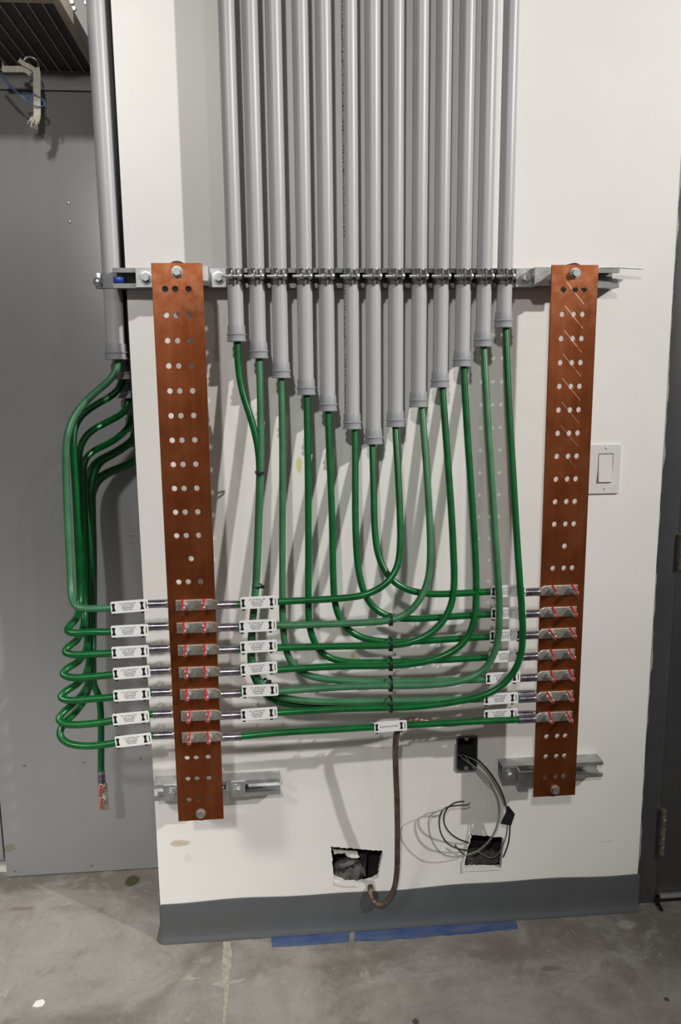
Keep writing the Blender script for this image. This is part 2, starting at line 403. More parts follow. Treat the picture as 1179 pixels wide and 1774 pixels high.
b_ = B(); box(b_, -4, 5, -5.5, 0.36, -0.05, 0.0); struct(obj('floor', b_, M_FLOOR, smooth=0))
# cove base: a curved toe profile run along the wall, its top edge slightly wavy, wrapped round the left end
prof = [(0.0, 0.0), (-0.0135, 0.0), (-0.0148, 0.002), (-0.0142, 0.005), (-0.0105, 0.011), (-0.0066, 0.021), (-0.005, 0.04), (-0.0046, 0.1), (-0.0036, 0.1046), (0.0, 0.1046)]
b_ = B(); rings = []
RC = 0.011
stations = [(XL, 0.29, -1, 0), (XL, RC, -1, 0)]
for k in range(1, 8): q = PI/2*k/8; stations.append((XL+RC-RC*math.cos(q), RC-RC*math.sin(q), -math.cos(q), -math.sin(q)))
stations += [(XL+RC+(XW+0.004-XL-RC)*i/40, 0.0, 0, -1) for i in range(0, 41)]
for k, (x, y, nx, ny) in enumerate(stations):
    ring = []
    for o_, z in prof:
        dz = 0.0022*math.sin(x*9.0+1.0)+0.0016*math.sin(x*23) if z > 0.09 else 0
        ring.append(b_.verts.new((x-o_*nx, y-o_*ny, z+dz)))
    rings.append(ring)
for a, c in zip(rings, rings[1:]):
    for i in range(len(prof)): b_.faces.new((a[i], a[(i+1) % len(prof)], c[(i+1) % len(prof)], c[i]))
b_.faces.new(rings[0]); b_.faces.new(rings[-1][::-1])
struct(obj('baseboard_front', b_, M_COVE))
# door frame, caulk joint, door
fx = 1.1746
b_ = B(); box(b_, XW+0.006, fx, 0.018, 0.14, 0.0, 2.5, 0.002); struct(obj('trim_1', b_, M_FRAME))
b_ = B(); rnd = random.Random(4); pts = []
zs = [0.108+0.006*i for i in range(420)]
rings = []
for i, z in enumerate(zs):
    wv = 0.0120+0.0018*math.sin(z*11)+0.0014*math.sin(z*37+1)+0.0010*math.sin(z*83+2)+rnd.uniform(-0.0005, 0.0005)
    rings.append([b_.verts.new(q) for q in ((XW-0.0005, 0.0035, z), (XW-0.0005, 0.03, z), (XW+wv, 0.03, z), (XW+wv-0.001, 0.0165+0.0008*math.sin(z*61), z), (XW+0.005, 0.008+0.0015*math.sin(z*29), z))])
for a, c in zip(rings, rings[1:]):
    for i in range(5): b_.faces.new((a[i], a[(i+1) % 5], c[(i+1) % 5], c[i]))
b_.faces.new(rings[0]); b_.faces.new(rings[-1][::-1])
struct(obj('trim_2', b_, M_CAULK))
door = struct(D.objects.new('door_1', None)); COL.objects.link(door); door.location = (fx+0.004, 0.03, 0.0)
b_ = B(); box(b_, fx+0.004, fx+0.95, 0.026, 0.07, 0.016, 2.2, 0.0015); obj('door_leaf', b_, M_FRAME, door)
for nm, (za, zb), mm in (('upper', (0.9223, 1.0113), M_BRASS), ('lower', (0.1442, 0.2755), M_BRASS)):
    b_ = B(); x = fx+0.002
    for k in range(5):
        z0 = za+(zb-za)*k/5; z1 = za+(zb-za)*(k+1)/5-0.0008
        lathe(b_, [(0.0062, z0), (0.0072, z0+0.001), (0.0072, z1-0.001), (0.0062, z1)], 16, 'Z', (x+0.004, 0.0125, 0))
    box(b_, x-0.0055, x+0.001, 0.014, 0.0185, za, zb); box(b_, x+0.003, x+0.008, 0.014, 0.027, za, zb)
    obj('hinge', b_, mm, door)
b_ = B(); xs0 = 1.1868; box(b_, xs0, fx+0.9, 0.014, 0.026, 0.013, 0.024, 0.002); obj('door_sweep', b_, M_SWEEP, door)
b_ = B(); box(b_, fx-0.004, fx+0.95, 0.018, 0.034, 0.0005, 0.0125, 0.001); obj('sweep_seal', b_, M_BLACK, door)
q0, q1 = (1.1782, 0.027, 0.0), (1.1768, -0.0171, 0.0)
b_ = B(); sweep(b_, [(q0[0]-0.003, 0.006, 0.004), (q0[0]+0.002, q0[1]-0.014, 0.0042), (q1[0], q1[1], 0.004)], 0.003, 8, flat=(0.007, 0.0065))
tag(obj('rubber_strip', b_, M_BLACK, loc=(q1[0], q1[1], 0)), 'short black rubber weatherstrip end lying on the floor by the door', 'weatherstrip')

# ------------------------------------------------------------ grey metal panels behind, left of the white wall
PY = 0.3046
def panel(x0, x1, z0, z1, label, screws, name='cladding_sheet'):
    b = B(); box(b, x0, x1, PY, PY+0.02, z0, z1, 0.0012)
    o = obj(name, b, M_PANEL, loc=((x0+x1)/2, PY, z0)); tag(o, label, 'panel', 'grey metal panels')
    for (x, z) in screws:
        b = B(); lathe(b, [(0.0042, 0.0), (0.0042, 0.0006), (0.0032, 0.0020), (0.0014, 0.0024)], 14, 'Y', (x, PY, z), -1)
        s = obj('screw', b, M_ZINC2, o)
        b = B(); lathe(b, [(0.0011, 0.0), (0.0011, 0.0027)], 8, 'Y', (x, PY, z), -1); obj('screw_recess', b, M_BLACK, s)
    return o
zseam = 2.0931
panel(-0.6035, 0.2, 0.003, zseam-0.0015, 'large grey metal panel with screws, reaching the floor beside the white wall', [(-0.3083, 1.8337),(-0.3084, 1.7898),(-0.1992, 0.988),(-0.5294, 0.3415),(-0.3688, 0.343),(-0.2111, 0.3448),(-0.5811, 0.0219),(-0.3667, 0.0235)])
panel(-0.6035-0.35, 0.2, zseam+0.0015, 2.1326, 'narrow grey metal strip panel above the seam, under the brown grille', [])
panel(-2.2, -0.6035-0.004, 0.0566, zseam-0.0015, 'sliver of grey metal panel at the far left edge, ending above the floor', [])
# overhead grille
zs_ = 2.1326
gx1 = -0.213
g = empty('overhead_grille', (-0.6, 0, zs_), 'dark brown ribbed grille overhead at top left, above the grey panel', 'grille')
b_ = B(); box(b_, -1.6, gx1, -0.11, 0.303, zs_+0.006, zs_+0.03); obj('louvre_sheet', b_, M_GRILLE, g, smooth=0)
for k in range(16):
    x = -0.249-0.0285*k
    b_ = B(); box(b_, x-0.0011, x+0.0011, -0.11, 0.303, zs_+0.0015, zs_+0.0065); obj('rib', b_, M_RIB, g, smooth=0)
b_ = B(); box(b_, gx1-0.013, gx1+0.004, -0.11, 0.303, zs_-0.001, zs_+0.03, 0.001); fr_ = obj('edge_frame', b_, M_RIB, g)
b_ = B(); box(b_, -1.6, gx1-0.014, -0.075, -0.06, zs_+0.001, zs_+0.0065); obj('cross_rail', b_, M_RIB, g)
bp = empty('steel_plate', (-0.17, 0.31, zs_), 'off-white bolted steel plate at top left between the grille and the conduit', 'plate')
b_ = B(); box(b_, -0.9, 0.1, 0.300, 0.328, zs_+0.034, 3.1, 0.001); obj('plate', b_, M_WHITEP, bp)
for (x, z) in [(-0.2677, 2.2875),(-0.2639, 2.2738),(-0.2341, 2.2872)]:
    b_ = B(); hexprism(b_, 0.0055, 0.300, 0.294, x, z); obj('bolt', b_, M_DARKSTEEL, bp)
# frayed strap hanging from a ring, with a blue wire
web = empty('webbing_strap', (-0.3351, 0.185, 2.0743), 'frayed beige webbing strap hanging from a steel ring at top left', 'strap')
zf = 0.275
P = catmull([(-0.4049, 0.177, 2.0944),(-0.3821, 0.177, 2.0948),(-0.3542, 0.177, 2.0942),(-0.3426, 0.179, 2.0867)], 6)
b_ = B(); sweep(b_, P, 0.01, 16, flat=(0.013, 0.004)); obj('sleeve', b_, M_WEB, web)
P = catmull([(-0.3646, 0.17, 2.112),(-0.3536, 0.169, 2.1034),(-0.3414, 0.169, 2.0977),(-0.3317, 0.169, 2.0918)], 6)
b_ = B(); sweep(b_, P, 0.01, 16, flat=(0.010, 0.003)); obj('loop', b_, M_WEB, web)
P = catmull([(-0.3299, 0.173, 2.0969),(-0.3275, 0.17, 2.0838),(-0.3318, 0.177, 2.0533),(-0.3365, 0.187, 2.0196),(-0.3401, 0.192, 1.9988),(-0.348, 0.194, 1.9868)], 6)
b_ = B(); sweep(b_, P, 0.01, 16, flat=(0.0165, 0.004))
rnd = random.Random(3)
for k in range(26):
    a = Vector((-0.3443, 0.192, 1.9938)) + Vector((rnd.uniform(-0.009, 0.008), rnd.uniform(-0.004, 0.002), rnd.uniform(-0.004, 0.006)))
    c = a + Vector((rnd.uniform(-0.014, 0.004), rnd.uniform(-0.008, 0.006), rnd.uniform(-0.02, -0.006)))
    sweep(b_, [a, (a+c)/2+Vector((rnd.uniform(-.002, .002), 0, 0)), c], [0.0012, 0.001, 0.0005], 5)
for k in range(8):
    a = Vector((-0.4024, 0.177, 2.0944)) + Vector((rnd.uniform(-0.003, 0.003), 0, rnd.uniform(-0.007, 0.007)))
    sweep(b_, [a, a+Vector((rnd.uniform(-0.008, 0.002), rnd.uniform(-.004, .004), rnd.uniform(0.002, 0.012)))], [0.0011, 0.0005], 5)
obj('tail', b_, M_WEB, web)
c0 = Vector((-0.3408, 0.177, 2.103)); b_ = B()
sweep(b_, [c0+Vector((0.0165*math.cos(a), 0.004*math.sin(a*2), 0.0185*math.sin(a))) for a in [2*PI*i/28 for i in range(29)]], 0.0024, 10, cap=False); obj('ring', b_, M_ZINC, web)
bw = empty('tie_wire', (-0.3723, 0.17, 2.0624), 'thin blue grey wires wrapped round the hanging webbing strap', 'wire')
for pts in ([(-0.4103, 0.165, 2.0876),(-0.3955, 0.165, 2.0687),(-0.3746, 0.165, 2.0449),(-0.3554, 0.168, 2.0268),(-0.3419, 0.177, 2.0201),(-0.3304, 0.181, 2.0179),(-0.3176, 0.183, 2.0236),(-0.3186, 0.184, 2.0326),(-0.3288, 0.181, 2.0388),(-0.3427, 0.177, 2.0434),(-0.3604, 0.177, 2.0467)],
            [(-0.4113, 0.167, 2.0835),(-0.3919, 0.167, 2.0585),(-0.3706, 0.167, 2.0396),(-0.3568, 0.17, 2.0323),(-0.3429, 0.177, 2.0409),(-0.3259, 0.179, 2.0357),(-0.3159, 0.181, 2.0218)], [(-0.3635, 0.179, 2.0473),(-0.356, 0.177, 2.037),(-0.3498, 0.179, 2.0255),(-0.3421, 0.177, 2.0348)]):
    b_ = B(); sweep(b_, catmull(pts, 6), 0.0013, 7); obj('strand', b_, M_BLUEW, bw)

# ------------------------------------------------------------ strut channels
def strut_profile(y_back, zc, d=0.0413, h=0.0413, t=0.0026, lip=0.0095, ret=0.007):
    yf = y_back-d; z0, z1 = zc-h/2, zc+h/2
    return [(y_back, z0), (yf, z0), (yf, z0+lip), (yf+ret, z0+lip), (yf+ret, z0+lip-t), (yf+t, z0+lip-t), (yf+t, z0+t), (y_back-t, z0+t),
            (y_back-t, z1-t), (yf+t, z1-t), (yf+t, z1-lip+t), (yf+ret, z1-lip+t), (yf+ret, z1-lip), (yf, z1-lip), (yf, z1), (y_back, z1)]
ZS, ZS2 = 1.6129, 0.4285
def strut(x0, x1, zc, label, m):
    b = B(); extrude_poly(b, strut_profile(-0.0002, zc), 'X', x0, x1)
    o = obj('strut_channel', b, m, loc=((x0+x1)/2, 0, zc), smooth=20); tag(o, label, 'strut', 'strut channels on the white wall'); return o
st = strut(-0.1463, 0.9648, ZS, 'long steel strut channel across the wall carrying the row of grey conduits', M_SHADE_STRUT)
strut(-0.1202, 0.1804, ZS2, 'short bright strut channel behind the bottom of the left copper bar', M_ZINC)
strut(0.7284, 0.9848, ZS2, 'short strut channel behind the bottom of the right copper bar', M_ZINC2)
b_ = B(); a = (0.9239, -0.035, 1.6283); c = (1.0219, -0.035, 1.6259)
sweep(b_, [(a[0], -0.030, ZS+0.0235), (c[0]-0.055, -0.031, ZS+0.0235), (c[0], -0.034, ZS+0.0205)], 0.002, 12, flat=(0.0022, 0.012))
tag(obj('metal_strip', b_, M_ZINC, loc=(a[0], -0.03, ZS+0.0235)), 'thin bright metal strip poking right past the long strut end', 'strip')
b_ = B(); cx = -0.1357; box(b_, cx-0.011, cx+0.011, -0.038, -0.010, ZS-0.0105, ZS+0.004, 0.004)
tag(obj('strut_insert', b_, M_BLUECAP, loc=(cx, -0.02, ZS-0.01)), 'small blue plastic insert inside the left end of the long strut', 'insert')

# ------------------------------------------------------------ copper bus bars
YLB, YRB, ZB = -0.1405, -0.1229, 0.411
XRB = 0.8312
TH = 0.00635
rowz = lambda i: ZB+48*IN-(2+2*i)*IN
def bus_bar(xc, yf, cols, single, m, label):
    holes = []
    for i in range(23):
        if 13 <= i <= 19: continue
        if i == 11: holes.append(circle(single*IN, 48*IN-(2+2*i)*IN, 0.0058)); continue
        for c in cols: holes.append(circle(c*IN, 48*IN-(2+2*i)*IN, 0.0058 if i else 0.0062))
    me = flatcurve([[(-2*IN, 0), (2*IN, 0), (2*IN, 48*IN), (-2*IN, 48*IN)]]+[h[::-1] for h in holes], TH, 0.0005)
    me.transform(Matrix.Translation((0, TH/2, 0)))
    o = objm('ground_bus_bar', me, m, None, (xc, yf, ZB), smooth=30); tag(o, label, 'bus bar', 'copper ground bars')
    for z in (ZS, ZS2):
        b = B(); lathe(b, [(0.0115, 0), (0.0115, 0.0016), (0.0085, 0.0018), (0.0085, 0.0036)], 24, 'Y', (xc, yf, z), -1)
        hexprism(b, 0.0093, yf-0.0036, yf-0.0105, xc, z, 0.35); obj('mounting_bolt', b, M_ZINC2, o)
    return o
bus_bar(0.0, YLB, (-1.0, -0.21, 0.83), 0.12, M_COPPER, 'left copper ground bar drilled with rows of holes, seven lugs on each side')
bus_bar(XRB, YRB, (-0.95, 0.06, 0.82), 0.05, M_COPPER2, 'right copper ground bar with diagonal scratches and seven lugs bolted on')
def bracket(xc, zc, yf, left_only, m, label):
    h = 0.0195; yt = -0.076 if not left_only else -0.066
    r = empty('mounting_bracket', (xc, -0.042, zc), label, 'bracket', 'brackets holding the copper bars')
    b = B(); x0 = -0.0545; fl = 0.041
    t = 0.004
    if left_only:
        prof = [(-0.104, -0.0416), (-0.066, -0.0416), (-0.066, yt), (0.053, yt), (0.053, yt-t), (-0.070, yt-t), (-0.070, -0.0456), (-0.104, -0.0456)]
    else:
        prof = [(-0.097, -0.0416), (-0.0535, -0.0416), (-0.0535, yt), (0.0535, yt), (0.0535, -0.0416), (0.097, -0.0416), (0.097, -0.0456), (0.0575, -0.0456), (0.0575, yt-t), (-0.0575, yt-t), (-0.0575, -0.0456), (-0.097, -0.0456)]
    extrude_poly(b, [(xc+x, y) for x, y in prof], 'Z', zc-h, zc+h)
    obj('bracket_body', b, m, r, smooth=20)
    for x in ((-0.084,) if left_only else (-0.076, 0.077)):
        b = B(); lathe(b, [(0.0135, 0), (0.0135, 0.0018), (0.0105, 0.0020), (0.0100, 0.0040)], 24, 'Y', (xc+x, -0.0456, zc), -1)
        hexprism(b, 0.0088, -0.0496, -0.0570, xc+x, zc, 0.5); obj('flange_bolt', b, M_ZINC, r)
    b = B(); lathe(b, [(0.0215, yt-t), (0.0235, yt-t-0.006), (0.0215, yt-t-0.012), (0.0235, (yt+yf)/2), (0.0205, yf+TH+0.008), (0.0225, yf+TH+0.0003)], 28, 'Y', (xc, 0, zc)); obj('insulator', b, M_BROWN, r)
bracket(0.0, ZS, YLB, False, M_ZINC, 'steel bracket with two bolted flanges behind the top of the left copper bar')
bracket(0.0, ZS2, YLB, False, M_ZINC, 'steel bracket with two bolted flanges behind the bottom of the left copper bar')
bracket(XRB, ZS, YRB, True, M_ZINC2, 'steel bracket with one bolted flange behind the top of the right copper bar')
bracket(XRB, ZS2, YRB, True, M_ZINC2, 'steel bracket with one bolted flange behind the bottom of the right copper bar')

# ------------------------------------------------------------ conduits and clamps
CY_ = -0.0583
CX = [0.1115, 0.158, 0.2055, 0.2595, 0.3065, 0.3600, 0.4080, 0.457, 0.5085, 0.557, 0.606, 0.652, 0.698]
CZ = [1.4783, 1.4424, 1.4, 1.3632, 1.3273, 1.287, 1.2528, 1.2906, 1.3334, 1.3761, 1.4211, 1.4635, 1.5045]
def conduit(x, y, z0, r, label, group, marks=None):
    o = empty('pvc_conduit', (x, y, z0), label, 'conduit', group)
    b = B(); n = 28
    lathe(b, [(r*0.80, 0.022), (r, 0.022), (r, 2.7-z0), (r*0.8, 2.7-z0)], n); t = local('tube', b, M_PVC, o)
    k = r/0.0167
    b = B(); pr = [(0.0128*k, 0.0), (0.0205*k, 0.0), (0.0212*k, 0.0012), (0.0212*k, 0.0026), (0.0196*k, 0.0034), (0.0194*k, 0.0125), (0.0196*k, 0.0132), (0.0214*k, 0.0142), (0.0214*k, 0.0160), (0.0190*k, 0.0172), (0.0188*k, 0.0325), (0.0182*k, 0.034), (0.0166*k, 0.0345)]
    lathe(b, pr, n); local('end_bushing', b, M_PVC2, o)
    return o
for i, (x, z) in enumerate(zip(CX, CZ)):
    lab = ORD[i]+' grey conduit from the left in the row of thirteen'
    if i == 6: lab = 'longest grey conduit, ending lowest, in the middle of the row'
    c = conduit(x, CY_, z, 0.0167, lab, 'row of grey conduits on the white wall')
    if i == 5:
        # worn black print running up the left flank of this pipe
        b = B(); rnd = random.Random(9); zz = 0.03
        while zz < 0.95:
            L = rnd.uniform(0.003, 0.008)
            if not (0.33 < zz < 0.40):
                for a0 in (2.92, 3.04, 3.16):
                    if rnd.random() < 0.6:
                        da = 0.10*rnd.uniform(0.5, 1); rr = 0.0169
                        a0_ = PI+ (a0-2.92)*1.2+0.25
                        v = [b.verts.new((rr*math.cos(q), rr*math.sin(q), h)) for q, h in ((a0_, zz), (a0_+da, zz), (a0_+da, zz+L), (a0_, zz+L))]
                        v2 = [b.verts.new((0.985*q.co.x, 0.985*q.co.y, q.co.z)) for q in v]
                        b.faces.new(v); b.faces.new(v2[::-1])
                        for e in range(4): b.faces.new((v[e], v[(e+1) % 4], v2[(e+1) % 4], v2[e]))
            zz += L+rnd.uniform(0.001, 0.004)
        local('worn_print', b, M_INK, c, 0)['kind'] = 'stuff'
LX = -0.1585
LY = [0.020, 0.068, 0.116, 0.164, 0.212, 0.260]
LZ = [1.4443, 1.4009, 1.3568, 1.3158, 1.2718]
LZ.append(LZ[-1]-0.043)
LLAB = ['nearest large grey conduit hanging left of the white wall end'] + [s+' grey conduit back, receding behind the nearest one left of the white wall' for s in ORD[1:6]]
for i in range(6):
    conduit(LX, LY[i], LZ[i], 0.0208, LLAB[i], 'grey conduits receding beside the wall end')
b_ = B(); box(b_, -0.1312, -0.1262, 0.012, 0.05, 1.24, 2.75, 0.002)  # black filler strip added to draw the dark gap beside the wall end
tag(obj('gap_shade_strip', b_, M_GAP_SHADE, loc=(-0.131, 0.03, 1.24)), 'black strip standing for the shaded gap between left conduit and white wall', 'strip')

def clamp_proto(label):
    o = empty('conduit_clamp', (CX[0], CY_, ZS), label, 'clamp', 'conduit clamps on the long strut')
    r = 0.0167; h = 0.0155
    b = B()
    for sgn in (-1, 1):   # two half straps with rounded ears folded forward
        a0, a1 = (PI*1.5-0.16, PI*0.5+0.25) if sgn < 0 else (PI*1.5+0.16, PI*2.5-0.25)
        prv = None
        for k in range(17):
            a = a0+(a1-a0)*k/16; ring = []
            for rr, zz in ((r+0.0004, -h), (r+0.0026, -h), (r+0.0026, h), (r+0.0004, h)):
                ring.append(b.verts.new((rr*math.cos(a), rr*math.sin(a), zz)))
            if prv:
                for e in range(4): b.faces.new((prv[e], prv[(e+1) % 4], ring[(e+1) % 4], ring[e]))
            else: b.faces.new(ring[::-1])
            prv = ring
        b.faces.new(prv)
    local('strap_band', b, M_DARKSTEEL, o)
    for x in (-0.0045, 0.0085):
        b = B(); L = rrect(-0.0335, -0.0160, -h, h, 0.0085, 6)
        extrude_poly(b, L, 'X', x-0.0012, x+0.0012); local('ear', b, M_DARKSTEEL, o)
    b = B(); lathe(b, [(0.003, -0.026), (0.0032, -0.0255), (0.0032, 0.010), (0.0032, 0.012)], 12, 'X', (0, -0.0245, -0.001)); s = local('screw', b, M_ZINC, o)
    b = B(); lathe(b, [(0.0075, 0.0100), (0.0075, 0.0115), (0.0058, 0.0150), (0.003, 0.0162)], 18, 'X', (0, -0.0245, -0.001)); local('screw_head', b, M_ZINC, s)
    b = B(); hexprism(b, 0.0058, 0, 0.0045); bmesh.ops.rotate(b, verts=b.verts, cent=(0, 0, 0), matrix=Matrix.Rotation(PI/2, 3, 'Z')); bmesh.ops.translate(b, verts=b.verts, vec=(-0.006, -0.0245, -0.001)); local('nut', b, M_ZINC, s)
    return o
cl = clamp_proto('first steel clamp from the left, screwed round the first conduit of the row')
for i in range(1, 13):
    c = copy_tree(cl); c.location = (CX[i], CY_, ZS)
    c['label'] = ORD[i]+' steel clamp from the left along the strut, round a grey conduit'
c = empty('conduit_clamp', (LX, LY[0], ZS), 'steel clamp gripping the nearest left conduit at the strut end', 'clamp', 'conduit clamps on the long strut')
b_ = B()
lathe(b_, [(0.0210, -0.0165), (0.0234, -0.0165), (0.0234, 0.0165), (0.0210, 0.0165)], 32); local('strap_band', b_, M_PVC2, c)
b_ = B(); box(b_, -0.034, -0.0215, -0.0165, -0.0135, -0.0165, 0.0165, 0.001); box(b_, -0.034, -0.0215, -0.006, -0.003, -0.0165, 0.0165, 0.001); local('ear', b_, M_ZINC2, c)
b_ = B(); lathe(b_, [(0.0095, -0.0165), (0.0095, -0.0180), (0.0075, -0.0215), (0.0035, -0.0235)], 18, 'Y', (-0.0285, 0, -0.003)); local('screw', b_, M_ZINC, c)

# ------------------------------------------------------------ lugs, bolts, tags, cables
BR = 0.0094
def lug(parent, bx, by, bz, sgn, fy, tongue_to):
    # barrel axis along x from bx; sgn=+1 barrel points right; fy = y of the tongue's contact face, tongue grows towards by
    o = D.objects.new('lug', None); COL.objects.link(o); o.parent = parent
    o.location = Vector((bx, by, bz)) - worldloc(parent)
    off = fy-by; s = 1 if off > 0 else -1     # contact side
    b = B()
    hw, t = 0.0118, 0.0046
    xs = tongue_to-bx
    stations = [(xs, hw, off, off-s*t), (xs+sgn*0.001, hw, off, off-s*t), (-sgn*0.013, hw, off, off-s*t), (-sgn*0.007, 0.0112, off, off-s*0.0075), (-sgn*0.001, BR*0.98, s*BR*0.98, -s*BR*0.7), (sgn*0.002, BR, s*BR, -s*BR)]
    rings = []
    for k, (x, w_, ya, yb) in enumerate(stations):
        ym, yh = (ya+yb)/2, abs(ya-yb)/2; ring = []; e = 0.22 if k < 3 else (0.6 if k == 3 else 0.95)
        for j in range(20):
            a = 2*PI*j/20; ca, sa = math.cos(a), math.sin(a)
            ring.append(b.verts.new((x, ym+yh*math.copysign(abs(ca)**e, ca), w_*math.copysign(abs(sa)**e, sa))))
        rings.append(ring)
    for a_, c_ in zip(rings, rings[1:]):
        for j in range(20): b.faces.new((a_[j], a_[(j+1) % 20], c_[(j+1) % 20], c_[j]))
    b.faces.new(rings[0][::-1]); b.faces.new(rings[-1])
    local('tongue', b, M_TIN, o)
    pr = [(BR*0.7, 0.0015), (BR, 0.0018), (BR, 0.005)]
    for g0 in (0.006, 0.0235):
        for k in range(4):
            h = g0+k*0.0036; pr += [(BR*1.02, h), (BR*0.90, h+0.0006), (BR*0.90, h+0.0024), (BR*1.02, h+0.0030)]
        pr += [(BR, g0+0.0158)]
    pr += [(BR, 0.0415), (BR*0.86, 0.0418)]
    b = B(); lathe(b, pr, 22, 'X', (0, 0, 0), sgn); local('crimp_barrel', b, M_BARREL, o, 30)
    return o
def bolt_proto():
    o = empty('lug_bolt', (0, 0, 0), '', 'bolt', 'red-striped bolts on the lugs')
    b = B(); lathe(b, [(0.0105, 0), (0.0105, 0.0018), (0.0088, 0.0020), (0.0088, 0.0042)], 24, 'Y', (0, 0, 0), -1); local('washer', b, M_ZINC, o)
    b = B(); hexprism(b, 0.0080, -0.0042, -0.0118, 0, 0, 0.3); local('nut', b, M_STUD, o)
    pr = [(0.0030, -0.0115)]
    for k in range(9): pr += [(0.0043, -0.012-k*0.0016), (0.0049, -0.0128-k*0.0016)]
    pr += [(0.0043, -0.0270), (0.0034, -0.0276)]
    b = B(); lathe(b, [(r, h) for r, h in pr], 16, 'Y'); local('stud', b, M_STUD, o)
    b = B()
    sweep(b, catmull([(-0.0010, -0.0008, 0.0128), (-0.0010, -0.0030, 0.0104), (-0.0008, -0.0055, 0.0086), (-0.0006, -0.0110, 0.0078), (-0.0004, -0.0132, 0.0056), (-0.0004, -0.0200, 0.0050), (-0.0003, -0.0272, 0.0042), (-0.0002, -0.0290, 0.0010), (0, -0.0290, -0.0030)], 4), [0.0021]*20+[0.0017]*13, 8)
    local('paint_stripe', b, M_RED, o)
    return o
proto_bolt = bolt_proto(); first_bolt = [True]
def place_bolt(x, y, z, label, rz):
    o = proto_bolt if first_bolt[0] else copy_tree(proto_bolt)
    first_bolt[0] = False
    o.location = (x, y, z); o.rotation_euler = (0, rz, 0); o['label'] = label
rndb = random.Random(21)
for k in range(7):
    z = rowz(13+k)
    for side, xc, yf, cols, nm in ((-1, 0.0, YLB, (-0.60, 1.06), 'left'), (1, XRB, YRB, (-0.96, 0.86), 'right')):
        for j, cx in enumerate(cols):
            place_bolt(xc+cx*IN, yf-0.0047, z, ('left' if j == 0 else 'right')+' red-striped bolt, '+ROWS[k]+' lug on '+nm+' copper bar', rndb.uniform(-0.35, 0.35))

GREEN_CABLES = []
def cable(label, group, pts, m, r=0.0076, n=8, it=6):
    P = relax(catmull(pts, n), it)
    o = empty('ground_cable', P[-1], label, 'cable', group)
    b = B(); sweep(b, P, r, 14); obj('insulation', b, m, o)
    return o, P
TEXT4 = text_mesh(['LVL 1B BLDG DN', 'CELL A 7508', 'EQUIPMENT', 'GROUND'], 0.0047, 0.95)
TEXT1 = text_mesh(['BONDING JUMPER'], 0.0054)
def hourglass(b, x, w=0.0036, h=0.0085, y=-0.0011):
    pts = [(-w, -h), (w, -h), (w, -h+0.0028), (w*0.62, -h*0.35), (w*0.62, h*0.35), (w, h-0.0028), (w, h), (-w, h), (-w, h-0.0028), (-w*0.62, h*0.35), (-w*0.62, -h*0.35), (-w, -h+0.0028)]
    extrude_poly(b, [(x+p_, q_) for p_, q_ in pts], 'Y', y, 0.0005)
def tag_proto(txt):
    o = empty('cable_tag', (0, 0, 0), '', 'tag', 'white tags on the green cables')
    me = flatcurve([rrect(-0.040, 0.040, -0.0135, 0.0135, 0.004)], 0.0014, 0.0003); objm('plate', me, M_TAG, o)
    b = B(); extrude_poly(b, rrect(0.0345, 0.0362, -0.0075, 0.0075, 0.0005, 2), 'Y', -0.00085, 0.0); local('slot', b, M_BLACK, o)
    for x in (-0.034, 0.0265):
        b = B(); hourglass(b, x); P = [(x, 0.0085+0.0098*math.sin(a), 0.0105*math.cos(a)) for a in [0.12*PI+0.76*PI*i/12 for i in range(13)]]
        sweep(b, [(x, -0.0, 0.0095)]+P+[(x, 0.0, -0.0095)], 0.0012, 8, flat=(0.0045, 0.0014)); t = local('tie', b, M_BLACK, o)
        b = B(); box(b, x-0.0032, x+0.0032, -0.0005, 0.0055, -0.0172, -0.0115, 0.0012); local('tie_head', b, M_BLACK, t)
    objm('lettering', txt, M_INK, o).location = (-0.004, -0.0008, 0)
    return o
tagA = tag_proto(TEXT4); tagJ = tag_proto(TEXT1); usedA = [False]
def place_tag(c4, label, sx=1.0, jumper=False, ry=0.0):
    if jumper: o = tagJ
    else:
        o = tagA if not usedA[0] else copy_tree(tagA); usedA[0] = True
    x, y, z, tilt = c4
    o.location = (x, y, z); o.rotation_euler = (ry, -tilt, 0); o.scale = (sx, 1, sx); o['label'] = label

BYL = YLB-BR-0.0002; BYR = YRB-BR-0.0002           # barrel axes of the front lugs
BYLB = YLB+TH+BR+0.0002; BYRB = YRB+TH+BR+0.0002    # and of the lugs on the back faces
KEY = 'green cables from the conduit row'
